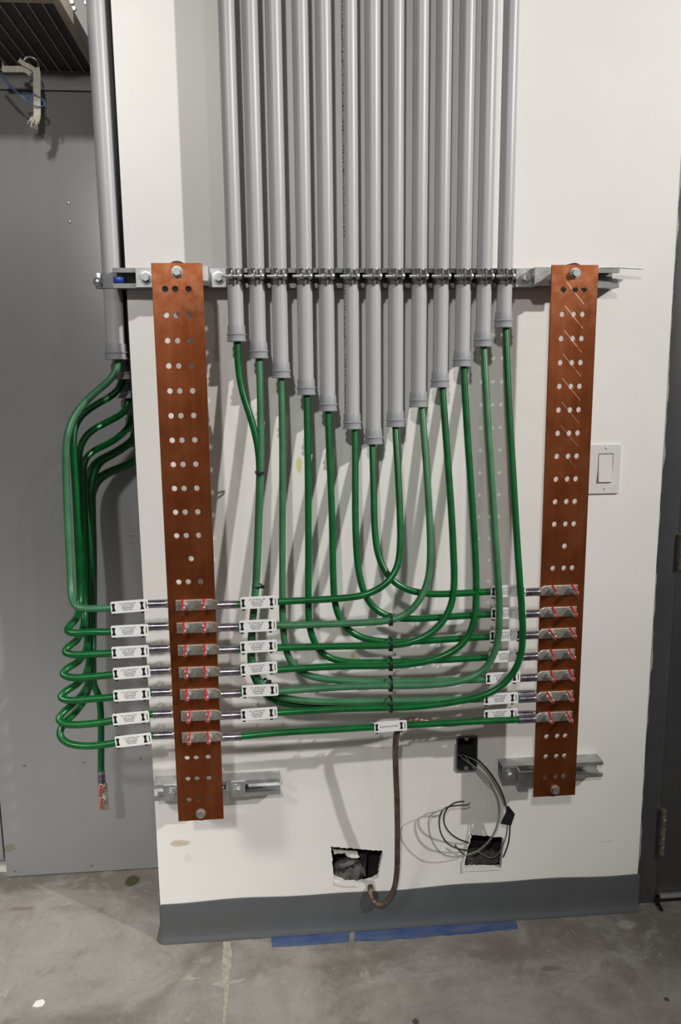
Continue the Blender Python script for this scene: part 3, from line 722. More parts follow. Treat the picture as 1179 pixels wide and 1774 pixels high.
# cables into the left bar from the right side (front layer)
LB = [
 ('eighth', ROWS[0], M_GREEN, [(0.4575, -0.0583, 1.3047),(0.4567, -0.0638, 1.2833),(0.4579, -0.0818, 1.2141),(0.4591, -0.1078, 1.1144),(0.4572, -0.129, 1.0342),(0.4476, -0.1417, 0.9867),(0.4221, -0.1501, 0.9545),(0.3813, -0.1501, 0.9324),(0.3355, -0.1501, 0.9255),(0.2597, -0.1501, 0.923),(0.1845, -0.1501, 0.9218)]),
 ('ninth', ROWS[1], M_LGREEN, [(0.5146, -0.0583, 1.3461),(0.5165, -0.0628, 1.3246),(0.5202, -0.0809, 1.2386),(0.5243, -0.1049, 1.1253),(0.5246, -0.1275, 1.0189),(0.5174, -0.1408, 0.9568),(0.494, -0.1501, 0.9101),(0.4658, -0.1501, 0.8834),(0.4336, -0.1501, 0.8713),(0.3861, -0.1501, 0.8678),(0.2842, -0.1501, 0.8671),(0.1832, -0.1501, 0.8683)]),
 ('tenth', ROWS[2], M_GREEN, [(0.5597, -0.0583, 1.39),(0.5618, -0.0618, 1.3698),(0.568, -0.0821, 1.2507),(0.575, -0.1058, 1.1112),(0.5777, -0.1231, 1.0098),(0.5774, -0.1344, 0.9438),(0.5683, -0.1428, 0.8947),(0.5386, -0.1501, 0.8501),(0.4894, -0.1501, 0.8212),(0.4324, -0.1501, 0.8127),(0.3602, -0.1501, 0.8143),(0.258, -0.1501, 0.8165),(0.182, -0.1501, 0.8176)]),
 ('eleventh', ROWS[3], M_GREEN, [(0.6086, -0.0583, 1.4337),(0.6095, -0.0611, 1.4148),(0.6147, -0.0817, 1.2756),(0.6234, -0.1061, 1.1101),(0.6286, -0.1267, 0.9694),(0.6276, -0.1352, 0.9117),(0.6199, -0.144, 0.8516),(0.5941, -0.1501, 0.8089),(0.5486, -0.1501, 0.781),(0.4898, -0.1501, 0.7686),(0.4324, -0.1501, 0.7656),(0.3342, -0.1501, 0.7685),(0.2572, -0.1501, 0.7685),(0.1808, -0.1501, 0.7671)]),
 ('twelfth', ROWS[4], M_LGREEN, [(0.6533, -0.0583, 1.4773),(0.6541, -0.0622, 1.4559),(0.658, -0.0879, 1.3135),(0.6648, -0.1198, 1.1373),(0.6711, -0.1472, 0.9863),(0.6776, -0.1517, 0.8814),(0.6729, -0.1517, 0.8035),(0.649, -0.1517, 0.7514),(0.5978, -0.1517, 0.7235),(0.5029, -0.1517, 0.7162),(0.4283, -0.1517, 0.7189),(0.3336, -0.1517, 0.7205),(0.2563, -0.1517, 0.7193),(0.1796, -0.1517, 0.7167)]),
 ('thirteenth', ROWS[5], M_GREEN, [(0.7019, -0.0583, 1.5169),(0.7027, -0.0619, 1.4955),(0.7047, -0.0843, 1.3634),(0.7102, -0.1099, 1.2123),(0.7157, -0.1355, 1.0609),(0.7215, -0.1525, 0.9465),(0.7311, -0.1525, 0.8461),(0.7291, -0.1525, 0.7811),(0.7104, -0.1525, 0.7339),(0.6687, -0.1525, 0.6958),(0.609, -0.1525, 0.6778),(0.5018, -0.1525, 0.667),(0.4322, -0.1525, 0.6669),(0.3331, -0.1525, 0.669),(0.2555, -0.1525, 0.6686),(0.1784, -0.1525, 0.6676)]),
]
TL = [(0.1455, -0.1586, 0.9243, 0.0157),(0.1415, -0.1586, 0.872, 0.0132),(0.1421, -0.1586, 0.8252, 0.0195),(0.141, -0.1586, 0.7748, 0.0438),(0.1425, -0.1586, 0.725, -0.0018),(0.1388, -0.1586, 0.6713, 0.0304)]
for k, (nm, row, m, pts) in enumerate(LB):
    z = rowz(13+k); xb = 0.0555
    o, P = cable(('pale' if m is M_LGREEN else 'dark')+' green cable from the '+nm+' front conduit to the left bar', KEY, pts+[(0.155, BYL, z+0.001), (0.125, BYL, z), (xb+0.036, BYL, z)], m)
    lug(o, xb, BYL, z, 1, YLB, -0.0335)
    if k > 3: TL[k] = (TL[k][0], TL[k][1]-0.003, TL[k][2], TL[k][3])
    place_tag(TL[k], 'white tag right of the left copper bar, '+row+' of six')
# cables into the right bar (back layer)
RB = [
 ('seventh', ROWS[0], M_GREEN, [(0.4055, -0.0583, 1.2644),(0.4047, -0.0638, 1.2417),(0.4042, -0.0856, 1.1511),(0.4038, -0.1068, 1.0637),(0.4109, -0.1204, 1.0076),(0.4326, -0.131, 0.9636),(0.466, -0.1325, 0.9378),(0.5115, -0.1325, 0.9243),(0.5572, -0.1325, 0.9214),(0.6228, -0.1325, 0.9225),(0.6623, -0.1325, 0.9232)]),
 ('sixth', ROWS[1], M_GREEN, [(0.3668, -0.0583, 1.2971),(0.3663, -0.062, 1.2782),(0.3632, -0.0843, 1.1648),(0.3613, -0.1066, 1.0518),(0.3657, -0.1214, 0.9764),(0.3784, -0.1313, 0.9259),(0.4013, -0.1325, 0.8923),(0.4337, -0.1325, 0.8738),(0.4793, -0.1325, 0.8667),(0.5447, -0.1325, 0.8677),(0.6635, -0.1325, 0.8707)]),
 ('fifth', ROWS[2], M_GREEN, [(0.3069, -0.0583, 1.3374),(0.3064, -0.0615, 1.3173),(0.3078, -0.0773, 1.2166),(0.3099, -0.097, 1.0904),(0.3095, -0.1167, 0.9639),(0.312, -0.1256, 0.9068),(0.3264, -0.1321, 0.8643),(0.3597, -0.1325, 0.8324),(0.4142, -0.1325, 0.8168),(0.4796, -0.1325, 0.8135),(0.5718, -0.1325, 0.8159),(0.6648, -0.1325, 0.8176)]),
 ('fourth', ROWS[3], M_GREEN, [(0.2603, -0.0583, 1.3732),(0.2599, -0.061, 1.3532),(0.2592, -0.0795, 1.2177),(0.2561, -0.1052, 1.0284),(0.2537, -0.1189, 0.9267),(0.2557, -0.1295, 0.8475),(0.2792, -0.1325, 0.7966),(0.3203, -0.1325, 0.7746),(0.3879, -0.1325, 0.7683),(0.4666, -0.1325, 0.767),(0.5725, -0.1325, 0.7673),(0.6659, -0.1325, 0.7689)]),
 ('third', ROWS[4], M_LGREEN, [(0.2055, -0.0583, 1.4099),(0.2051, -0.0607, 1.3901),(0.2046, -0.0753, 1.2691),(0.2004, -0.0964, 1.0931),(0.1973, -0.1115, 0.9662),(0.1959, -0.1243, 0.8574),(0.2058, -0.1322, 0.7888),(0.2346, -0.1325, 0.7512),(0.2835, -0.1325, 0.734),(0.3616, -0.1325, 0.7244),(0.4668, -0.1325, 0.7196),(0.5732, -0.1325, 0.7169),(0.6537, -0.1325, 0.7161)]),
 ('second', ROWS[5], M_LGREEN, [(0.1591, -0.0583, 1.4523),(0.1586, -0.0606, 1.4313),(0.1585, -0.0712, 1.3324),(0.1568, -0.0832, 1.2201),(0.1498, -0.0966, 1.0944),(0.1414, -0.1099, 0.9676),(0.1316, -0.1185, 0.8846),(0.1267, -0.1253, 0.8191),(0.1274, -0.1301, 0.7725),(0.1416, -0.1325, 0.7336),(0.1742, -0.1325, 0.7021),(0.2308, -0.1325, 0.6851),(0.3088, -0.1325, 0.6779),(0.4405, -0.1325, 0.6745),(0.547, -0.1325, 0.6708),(0.6547, -0.1325, 0.6685)]),
]
TR = [(0.6995, -0.141, 0.9259, 0.0066),(0.7015, -0.141, 0.8746, -0.0035),(0.6996, -0.141, 0.8229, 0.0183),(0.6982, -0.141, 0.7727, 0.0243),(0.6929, -0.141, 0.7219, 0.022),(0.6894, -0.141, 0.6719, 0.0209)]
for k, (nm, row, m, pts) in enumerate(RB):
    z = rowz(13+k); xb = XRB-0.0555
    o, P = cable(('pale' if m is M_LGREEN else 'dark')+' green cable from the '+nm+' front conduit to the right bar', KEY, pts+[(xb-0.075, BYR, z+0.0005), (xb-0.055, BYR, z), (xb-0.036, BYR, z)], m)
    lug(o, xb, BYR, z, -1, YRB, XRB+0.0335)
    place_tag(TR[k], 'white tag left of the right copper bar, '+row+' of seven')
# first conduit's cable runs behind its neighbour to the back of the right bar
z = rowz(18); xb = XRB-0.054
o, P = cable('dark green cable from the first conduit of the row, tucked behind the pale second one', KEY,
   [(0.112, -0.0583, 1.4928),(0.1125, -0.0602, 1.4684),(0.1136, -0.0641, 1.4194),(0.1208, -0.0679, 1.37),(0.1345, -0.0715, 1.3227),(0.1469, -0.0753, 1.2739),(0.153, -0.0794, 1.2198),(0.1471, -0.089, 1.0931),(0.1386, -0.0986, 0.9648),(0.1299, -0.1049, 0.8805),(0.123, -0.1098, 0.8138),(0.1239, -0.114, 0.7556),(0.1433, -0.1149, 0.7072),(0.1789, -0.1149, 0.6765),(0.231, -0.1149, 0.6657),(0.3365, -0.1149, 0.6606),(0.47, -0.1149, 0.6584),(0.5916, -0.1149, 0.6597),(0.6732, -0.1149, 0.6658)]+[(xb-0.075, BYRB, z+0.0005), (xb-0.055, BYRB, z), (xb-0.036, BYRB, z)], M_GREEN)
lug(o, xb, BYRB, z, -1, YRB+TH, XRB+0.0335)
# bonding jumper bar to bar
z = rowz(19)
pts = [(0.0555+0.036, BYL, z), (0.108, BYL, z+0.0006)]+[(0.1773, -0.1483, 0.6177),(0.281, -0.1454, 0.6173),(0.3862, -0.1424, 0.6175),(0.4927, -0.1395, 0.617),(0.6006, -0.1366, 0.6166)]+[(XRB-0.15, BYR, z+0.0005), (XRB-0.115, BYR, z), (XRB-0.0915, BYR, z)]
o, P = cable('straight green jumper cable joining the lowest lugs of both copper bars', KEY, pts, M_GREEN)
lug(o, 0.0555, BYL, z, 1, YLB, -0.0335); lug(o, XRB-0.0555, BYR, z, -1, YRB, XRB+0.0335)
place_tag((0.433, -0.1498, 0.621, 0.0335), 'white tag reading bonding jumper on the lowest cable between the bars', 0.93, True)
# cables from the left conduits looping to the back of the left bar
KEYL = 'green cables looping to the left bar from beside the wall'
yb = -0.1246
LP = [
 (M_LGREEN, [(-0.1582, 0.02, 1.4607),(-0.1573, 0.02, 1.4328),(-0.1723, 0.01, 1.4025),(-0.2103, -0.01, 1.3677),(-0.2443, -0.03, 1.3274),(-0.2623, -0.045, 1.2784),(-0.2672, -0.05, 1.2248),(-0.269, -0.055, 1.1619),(-0.268, -0.07, 1.0489),(-0.2656, -0.085, 0.9744),(-0.262, -0.1, 0.9366),(-0.2506, -0.117, 0.9178),(-0.2259, -0.1246, 0.9133),(-0.1746, -0.1246, 0.9141)]),
 (M_GREEN, [(-0.1555, 0.068, 1.4165),(-0.1593, 0.066, 1.3904),(-0.1794, 0.055, 1.3659),(-0.2113, 0.035, 1.346),(-0.2414, 0.015, 1.3227),(-0.2562, 0.0, 1.2942),(-0.2595, -0.01, 1.2462),(-0.26, -0.012, 1.1555),(-0.2627, -0.012, 1.0364),(-0.265, -0.012, 0.9419),(-0.2642, -0.03, 0.8896),(-0.2634, -0.075, 0.8751),(-0.2703, -0.105, 0.869),(-0.2719, -0.115, 0.8632),(-0.2593, -0.1225, 0.8593),(-0.2195, -0.1246, 0.8609),(-0.1766, -0.1246, 0.8593)]),
 (M_GREEN, [(-0.1547, 0.116, 1.3723),(-0.1573, 0.114, 1.344),(-0.1681, 0.1, 1.3216),(-0.2015, 0.075, 1.3019),(-0.237, 0.045, 1.2791),(-0.2535, 0.03, 1.249),(-0.2576, 0.02, 1.2092),(-0.2578, 0.01, 1.1124),(-0.2584, 0.005, 1.0056),(-0.2603, 0.0, 0.8972),(-0.2582, -0.03, 0.8442),(-0.2629, -0.085, 0.8288),(-0.2746, -0.11, 0.8234),(-0.2795, -0.117, 0.8155),(-0.2635, -0.1235, 0.8106),(-0.2226, -0.1246, 0.8106),(-0.1782, -0.1246, 0.8107)]),
 (M_GREEN, [(-0.1557, 0.164, 1.3311),(-0.1596, 0.162, 1.3047),(-0.1699, 0.15, 1.2804),(-0.2, 0.12, 1.2539),(-0.2423, 0.085, 1.2317),(-0.2562, 0.07, 1.2104),(-0.259, 0.06, 1.1723),(-0.2588, 0.05, 1.0784),(-0.2595, 0.04, 0.9698),(-0.2647, 0.03, 0.832),(-0.2577, -0.02, 0.7852),(-0.265, -0.085, 0.7777),(-0.2817, -0.11, 0.7731),(-0.2879, -0.117, 0.7654),(-0.2719, -0.1235, 0.7586),(-0.2358, -0.1246, 0.7581),(-0.1786, -0.1246, 0.7615)]),
 (M_GREEN, [(-0.1577, 0.212, 1.2891),(-0.1648, 0.21, 1.2575),(-0.1781, 0.2, 1.2427),(-0.2116, 0.17, 1.2216),(-0.2424, 0.14, 1.2054),(-0.2572, 0.12, 1.1827),(-0.2628, 0.11, 1.145),(-0.2619, 0.095, 1.042),(-0.2637, 0.08, 0.9173),(-0.268, 0.06, 0.7789),(-0.2632, 0.0, 0.7285),(-0.2696, -0.085, 0.7261),(-0.2891, -0.11, 0.7196),(-0.296, -0.117, 0.7108),(-0.278, -0.1235, 0.7053),(-0.2391, -0.1246, 0.7066),(-0.1804, -0.1246, 0.7092)]),
 (M_GREEN, [(-0.1606, 0.258, 1.242),(-0.1652, 0.255, 1.2021),(-0.1985, 0.24, 1.1835),(-0.2334, 0.215, 1.1709),(-0.2557, 0.195, 1.1577),(-0.2682, 0.175, 1.136),(-0.2716, 0.16, 1.095),(-0.2697, 0.14, 0.9898),(-0.2718, 0.12, 0.8628),(-0.2716, 0.09, 0.739),(-0.2705, 0.02, 0.6849),(-0.2776, -0.075, 0.681),(-0.2967, -0.108, 0.6702),(-0.3039, -0.117, 0.6597),(-0.2892, -0.1235, 0.6503),(-0.2428, -0.1246, 0.6485),(-0.1849, -0.1246, 0.6538)]),
 (M_GREEN, [(-0.1607, 0.266, 1.2369),(-0.163, 0.268, 1.2008),(-0.1909, 0.262, 1.1809),(-0.2335, 0.25, 1.1637),(-0.2606, 0.235, 1.1453),(-0.2734, 0.22, 1.1194),(-0.2787, 0.205, 1.073),(-0.2771, 0.18, 0.9663),(-0.2785, 0.15, 0.8393),(-0.2783, 0.11, 0.7019),(-0.2775, 0.03, 0.6519),(-0.2834, -0.07, 0.6498),(-0.2993, -0.106, 0.6407),(-0.3045, -0.117, 0.6242),(-0.2896, -0.1235, 0.6067),(-0.2474, -0.1246, 0.5967),(-0.1829, -0.1246, 0.6009)]),
]
TLL = [(-0.1332, -0.133, 0.9177, 0.0482),(-0.1356, -0.133, 0.8629, 0.0205),(-0.137, -0.133, 0.815, 0.0157),(-0.1371, -0.133, 0.7676, 0.0433),(-0.1393, -0.133, 0.7161, 0.0272),(-0.1442, -0.133, 0.6618, 0.0541),(-0.1417, -0.133, 0.6093, 0.0752)]
for k, (m, pts) in enumerate(LP):
    z = rowz(13+k); xb = -0.0545
    o, P = cable(('pale' if k == 0 else 'dark')+' green cable looping in at left of the bar, '+ROWS[k]+' loop', KEYL, pts+[(xb-0.075, BYLB, z-0.0005), (xb-0.055, BYLB, z), (xb-0.036, BYLB, z)], m, 0.0079, 8, 5)
    lug(o, xb, BYLB, z, -1, YLB+TH, 0.0335)
    place_tag(TLL[k], 'white tag left of the left copper bar, '+ROWS[k]+' of seven')
o, P = cable('dark green cable hanging straight down by the grey panel, its lug loose', KEYL,
   [(-0.1553, 0.206, 1.2894),(-0.1608, 0.212, 1.2573),(-0.1766, 0.215, 1.2399),(-0.2107, 0.2, 1.2172),(-0.2451, 0.19, 1.1972),(-0.2613, 0.185, 1.1678),(-0.2679, 0.18, 1.1135),(-0.2722, 0.175, 0.9821),(-0.2813, 0.17, 0.8182),(-0.2902, 0.165, 0.6817),(-0.2898, 0.16, 0.6242),(-0.2799, 0.155, 0.6023),(-0.2751, 0.15, 0.5696),(-0.2789, 0.15, 0.4825),(-0.2844, 0.15, 0.3926)], M_GREEN, 0.0086)
e = P[-1]
# loose two-hole lug with two spare striped bolts
L = D.objects.new('lug', None); COL.objects.link(L); L.parent = o; L.location = (0, 0, 0)
b_ = B(); pr = [(0.0075, 0.002), (0.0098, 0.0015), (0.0098, -0.004)]
for g0 in (0.006, 0.020):
    for k in range(3): h = g0+k*0.0036; pr += [(0.0100, -h), (0.0080, -h-0.0006), (0.0080, -h-0.0024), (0.0100, -h-0.0030)]
pr += [(0.0098, -0.034), (0.0070, -0.035)]
lathe(b_, pr, 20, 'Z'); local('crimp_barrel', b_, M_BARREL, L, 30)
b_ = B(); box(b_, -0.0125, 0.0125, 0.001, 0.0056, -0.112, -0.036, 0.0012); sweep(b_, [(0, 0, -0.030), (0, 0.002, -0.038), (0, 0.0033, -0.048)], [0.0092, 0.0085, 0.003], 14); local('tongue', b_, M_TIN, L)
for k, dz in enumerate((-0.050, -0.087)):
    b_ = B(); s = empty('lug_bolt', (e[0]-0.002, e[1]-0.004, e[2]+dz), ('upper' if k == 0 else 'lower')+' red-striped bolt tied to the loose hanging lug', 'bolt', 'red-striped bolts on the lugs')
    lathe(b_, [(0.0045, 0.014), (0.0050, 0.013), (0.0050, -0.014), (0.0045, -0.015)], 14, 'Z'); bmesh.ops.rotate(b_, verts=b_.verts, cent=(0, 0, 0), matrix=Matrix.Rotation(0.22, 3, 'Y')); local('stud', b_, M_STUD, s)
    b_ = B(); lathe(b_, [(0.0085, 0.010), (0.0085, 0.017), (0.0078, 0.018)], 6, 'Z'); bmesh.ops.rotate(b_, verts=b_.verts, cent=(0, 0, 0), matrix=Matrix.Rotation(0.22, 3, 'Y')); local('nut', b_, M_STUD, s)
    b_ = B(); sweep(b_, catmull([(0.004, -0.0088, 0.017), (0.001, -0.0072, 0.008), (-0.0005, -0.0062, 0.0), (-0.003, -0.0060, -0.012)], 5), 0.0026, 8); local('paint_stripe', b_, M_RED, s)

# ------------------------------------------------------------ zip ties
def ring_tie(c, ax1, ax2, a, b, w, head, label):
    o = empty('zip_tie', c, label, 'zip tie', 'black zip ties on the green cables')
    u, v = Vector(ax1), Vector(ax2)
    P = [u*(a*math.copysign(abs(math.cos(t))**0.8, math.cos(t)))+v*(b*math.copysign(abs(math.sin(t))**0.8, math.sin(t))) for t in [2*PI*i/36 for i in range(37)]]
    bm = B(); n = u.cross(v)
    rings = []
    for q in P[:-1]:
        d = q.normalized(); rings.append([bm.verts.new(q+d*e+n*f) for e, f in ((0, -w/2), (0.0016, -w/2), (0.0016, w/2), (0, w/2))])
    for i in range(36):
        r0, r1 = rings[i], rings[(i+1) % 36]
        for e in range(4): bm.faces.new((r0[e], r0[(e+1) % 4], r1[(e+1) % 4], r1[e]))
    local('band', bm, M_BLACK, o)
    bm = B(); h = Vector(head); box(bm, h.x-0.0038, h.x+0.0038, h.y-0.0035, h.y+0.0035, h.z-0.0038, h.z+0.0038, 0.001); local('head', bm, M_BLACK, o)
TIES = [((0.4343, -0.1413, 0.8699), 0.013249999999999984),((0.4344, -0.1413, 0.8136), 0.01605000000000001),((0.4344, -0.1413, 0.7669), 0.015550000000000008),((0.4345, -0.1413, 0.7198), 0.017749999999999988),((0.4345, -0.1413, 0.6709), 0.018600000000000005)]
for (c, hh), nm in zip(TIES, ('topmost', 'second from top', 'middle', 'fourth from top', 'lowest')):
    ring_tie(c, (0, 1, 0), (0, 0, 1), 0.0185, max(hh-0.0016, 0.011), 0.0046, (0, 0.0085, -max(hh-0.0016, 0.011)-0.002), nm+' black zip tie of five midway along the horizontal cable pairs')
ring_tie((0.1537, -0.0813, 1.1971), (1, 0, 0), (0, 1, 0), 0.0094, 0.0175, 0.0046, (-0.002, -0.0195, 0), 'black zip tie high on the leftmost pale cable, below where two cables meet')
ring_tie((0.14, -0.1008, 0.9455), (1, 0, 0), (0, 1, 0), 0.0094, 0.0175, 0.0046, (0.0135, -0.008, 0), 'black zip tie on the leftmost pale cable just above the topmost tag')
ring_tie((0.1488, -0.113, 0.7213), (0.78, 0, 0.62), (0, 1, 0), 0.0102, 0.0190, 0.0046, (0.0145, -0.010, 0.0075), 'black zip tie on the cable bend between the fourth and fifth tags')

# ------------------------------------------------------------ stranded ground wire
z = rowz(19); xb = XRB-0.054
P = [(xb-0.036, BYRB, z), (xb-0.055, BYRB, z), (xb-0.075, BYRB, z)]+[(0.6767, -0.107, 0.6093),(0.6215, -0.108, 0.6038),(0.5663, -0.11, 0.6018),(0.5245, -0.114, 0.6114),(0.4941, -0.117, 0.6186),(0.4697, -0.118, 0.6146),(0.4551, -0.117, 0.5964),(0.4501, -0.115, 0.5657),(0.4518, -0.105, 0.4955),(0.4563, -0.095, 0.4161),(0.4602, -0.08, 0.3318),(0.4628, -0.065, 0.2608),(0.4639, -0.05, 0.188),(0.4583, -0.04, 0.1337),(0.4419, -0.032, 0.0936),(0.4207, -0.026, 0.0811),(0.4052, -0.02, 0.0941),(0.4021, -0.01, 0.1115),(0.4039, 0.004, 0.1178)]
P = relax(catmull(P, 14), 4)
gw = empty('ground_wire', P[-1], 'bare brown stranded copper wire running down into the wall base', 'wire')
b_ = B(); sweep(b_, P, 0.0066, 28, lobes=7, lobe_amp=0.22, twist=70); obj('strands', b_, M_STRAND, gw)
lug(gw, xb, BYRB, z, -1, YRB+TH, XRB+0.0335)
place_tag((0.6944, -0.1259, 0.6259, 0.0265), 'white tag mostly hidden behind the lowest cable, just left of the right bar')

# ------------------------------------------------------------ light switch
sx0, sx1 = 1.0056-0.0775, 1.0066
szc = 1.1783000000000001; sh = 0.05900000000000005
sc = (sx0+sx1)/2
sw = empty('light_switch', (sc, 0, szc), 'white rocker light switch on the wall beside the right copper bar', 'light switch')
rx0, rx1, rz0, rz1 = (0.9519, 0.9864, 1.1474, 1.2143)
rc = ((rx0+rx1)/2, (rz0+rz1)/2)
me = flatcurve([rrect(sx0-sc, sx1-sc, -sh, sh, 0.002), rrect(rx0-sc-0.001, rx1-sc+0.001, rz0-szc-0.001, rz1-szc+0.001, 0.0012)[::-1]], 0.0055, 0.0012)
me.transform(Matrix.Translation((0, -0.0029, 0))); objm('cover_plate', me, M_SWITCH, sw)
b_ = B(); cx, cz, hh = rc[0]-sc, rc[1]-szc, (rz1-rz0)/2-0.0006; hw = (rx1-rx0)/2-0.0006
extrude_poly(b_, [(-0.0005, cz-hh), (-0.0105, cz-hh), (-0.0068, cz), (-0.0052, cz+hh), (-0.0005, cz+hh)], 'X', cx-hw, cx+hw); local('rocker', b_, M_SWITCH, sw, 20)
for dz in (0.0485, -0.0485):
    b_ = B(); lathe(b_, [(0.0032, -0.0052), (0.0032, -0.0062), (0.0022, -0.0068)], 14, 'Y', (cx, 0, cz+dz)); s = local('cover_screw', b_, M_SWITCH, sw)
    b_ = B(); box(b_, cx-0.0004, cx+0.0004, -0.0072, -0.0060, cz+dz-0.0025, cz+dz+0.0025); local('screw_slot', b_, M_INK, s)

# ------------------------------------------------------------ holes in the wall: box, wires, rubble
bx0, bx1, bz0, bz1 = H2[0][0]*0+min(q[0] for q in H2), max(q[0] for q in H2), min(q[1] for q in H2), max(q[1] for q in H2)
eb = empty('electrical_box', ((bx0+bx1)/2, 0.03, bz0), 'open metal electrical box set in the upper wall hole, wires coming out', 'electrical box')
b_ = B(); t = 0.0012
me = flatcurve([rrect(bx0+0.0008, bx1-0.0008, bz0+0.0008, bz1-0.0008, 0.007), rrect(bx0+0.0026, bx1-0.0026, bz0+0.0026, bz1-0.0026, 0.006)[::-1]], 0.062)
me.transform(Matrix.Translation((-(bx0+bx1)/2, 0.027-0.03, -bz0))); objm('box_wall', me, M_SHADE_STRUT, eb, None, 30)
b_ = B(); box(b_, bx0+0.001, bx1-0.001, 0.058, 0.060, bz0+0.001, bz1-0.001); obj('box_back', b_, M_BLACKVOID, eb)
for zz in (bz0+0.0065, bz1-0.0065):
    b_ = B(); lathe(b_, [(0.0055, 0.002), (0.0055, 0.0)], 14, 'Y', ((bx0+bx1)/2-0.001, 0, zz)); obj('screw_ear', b_, M_ZINC, eb)
b_ = B(); fx0 = bx0-0.003
sweep(b_, [(fx0, -0.0012, bz1-0.02), (fx0, -0.0012, bz0+0.004), (fx0+0.006, -0.0012, bz0-0.003), (bx1-0.004, -0.0012, bz0-0.003)], 0.001, 8, flat=(0.0028, 0.0016)); obj('rim', b_, M_SWEEP, eb)
def wire(label, pts, m, r=0.0019):
    P = relax(catmull(pts, 10), 4); b = B(); sweep(b, P, r, 9)
    tag(obj('loose_wire', b, m, loc=P[0]), label, 'wire', 'loose wires out of the wall box')
wire('dark green wire from the box, widest loop, ending free at left', [(0.6491, 0.045, 0.4441),(0.6521, 0.02, 0.4458),(0.6646, -0.012, 0.4319),(0.6872, -0.03, 0.4095),(0.7072, -0.04, 0.3903),(0.7184, -0.05, 0.3622),(0.721, -0.055, 0.3318),(0.7162, -0.055, 0.2988),(0.705, -0.05, 0.2676),(0.6882, -0.04, 0.237),(0.6642, -0.03, 0.2126),(0.643, -0.025, 0.2042),(0.6123, -0.03, 0.2059),(0.584, -0.035, 0.2176),(0.5625, -0.04, 0.2441),(0.5489, -0.045, 0.2746),(0.542, -0.05, 0.3115),(0.5462, -0.05, 0.3325),(0.5637, -0.05, 0.3444),(0.5835, -0.05, 0.3503)], M_GREYW, 0.0013)
wire('black wire from the box, outermost on the right, dropping into the lower hole', [(0.6457, 0.05, 0.4442),(0.6579, 0.025, 0.4494),(0.6682, -0.005, 0.4577),(0.6855, -0.025, 0.4471),(0.7079, -0.035, 0.4181),(0.7275, -0.04, 0.382),(0.738, -0.045, 0.3486),(0.7467, -0.045, 0.3171),(0.7515, -0.04, 0.2801),(0.7535, -0.025, 0.2316),(0.7497, -0.005, 0.1843),(0.7495, 0.03, 0.141),(0.7445, 0.06, 0.1135)], M_BLACK)
wire('pale grey wire from the box, beside the outermost black wire', [(0.6481, 0.05, 0.4392),(0.6549, 0.022, 0.4482),(0.671, -0.012, 0.4517),(0.6934, -0.03, 0.4328),(0.7172, -0.036, 0.3922),(0.7325, -0.04, 0.3603),(0.7398, -0.048, 0.3336),(0.743, -0.046, 0.3011),(0.7445, -0.035, 0.2605),(0.7423, -0.012, 0.2142),(0.7388, 0.02, 0.1686),(0.727, 0.035, 0.1519),(0.7093, 0.04, 0.1575),(0.6939, 0.045, 0.1667)], M_GREYW)
wire('whitish wire from the box, innermost, merging with the dark green loop', [(0.6341, 0.04, 0.4475),(0.6384, 0.02, 0.449),(0.6496, -0.008, 0.4485),(0.6766, -0.026, 0.4328),(0.6949, -0.034, 0.4136),(0.7072, -0.036, 0.3904),(0.716, -0.042, 0.3696),(0.7195, -0.046, 0.3456),(0.7188, -0.048, 0.323),(0.7149, -0.045, 0.2903),(0.7035, -0.04, 0.259),(0.6888, -0.03, 0.2305),(0.6702, -0.016, 0.2068),(0.6529, -0.004, 0.1927),(0.6501, 0.03, 0.168)], M_GREYW, 0.0016)
wire('black wire curling out of the lower hole to a free upper end', [(0.7021, 0.05, 0.1782),(0.6763, 0.025, 0.201),(0.6541, -0.006, 0.2265),(0.6207, -0.02, 0.2506),(0.5962, -0.032, 0.279),(0.5835, -0.04, 0.3075),(0.5822, -0.045, 0.3297),(0.589, -0.05, 0.3511),(0.6053, -0.05, 0.3638),(0.6196, -0.05, 0.3669),(0.6313, -0.05, 0.3669)], M_BLACK)
wire('olive wire curling out of the lower hole, its end beside the black one', [(0.7023, 0.05, 0.1718),(0.6825, 0.025, 0.1842),(0.6489, -0.01, 0.2082),(0.6207, -0.022, 0.2238),(0.5944, -0.032, 0.2461),(0.577, -0.038, 0.2768),(0.5707, -0.042, 0.3095),(0.5733, -0.045, 0.3338),(0.5819, -0.047, 0.3486),(0.6015, -0.048, 0.3556),(0.6231, -0.05, 0.3571),(0.6386, -0.05, 0.3571),(0.6455, -0.05, 0.3618)], M_OLIVE)
wire('short dark wire end sticking out left of the lower hole', [(0.6811, 0.04, 0.1543),(0.6567, 0.01, 0.1795),(0.6427, -0.008, 0.196),(0.6278, -0.012, 0.2132),(0.6179, -0.016, 0.2287)], M_OLIVE, 0.0016)
fl = [(0.7404, 0.3531),(0.7586, 0.3286),(0.7492, 0.298),(0.7226, 0.3043),(0.7351, 0.3332)]
b_ = B(); extrude_poly(b_, fl, 'Y', -0.0555, -0.0535)
tag(obj('tape_flag', b_, M_BLACK, loc=(fl[0][0], -0.054, fl[0][1])), 'black tape flag stuck round the loose wires above the lower right hole', 'tape')
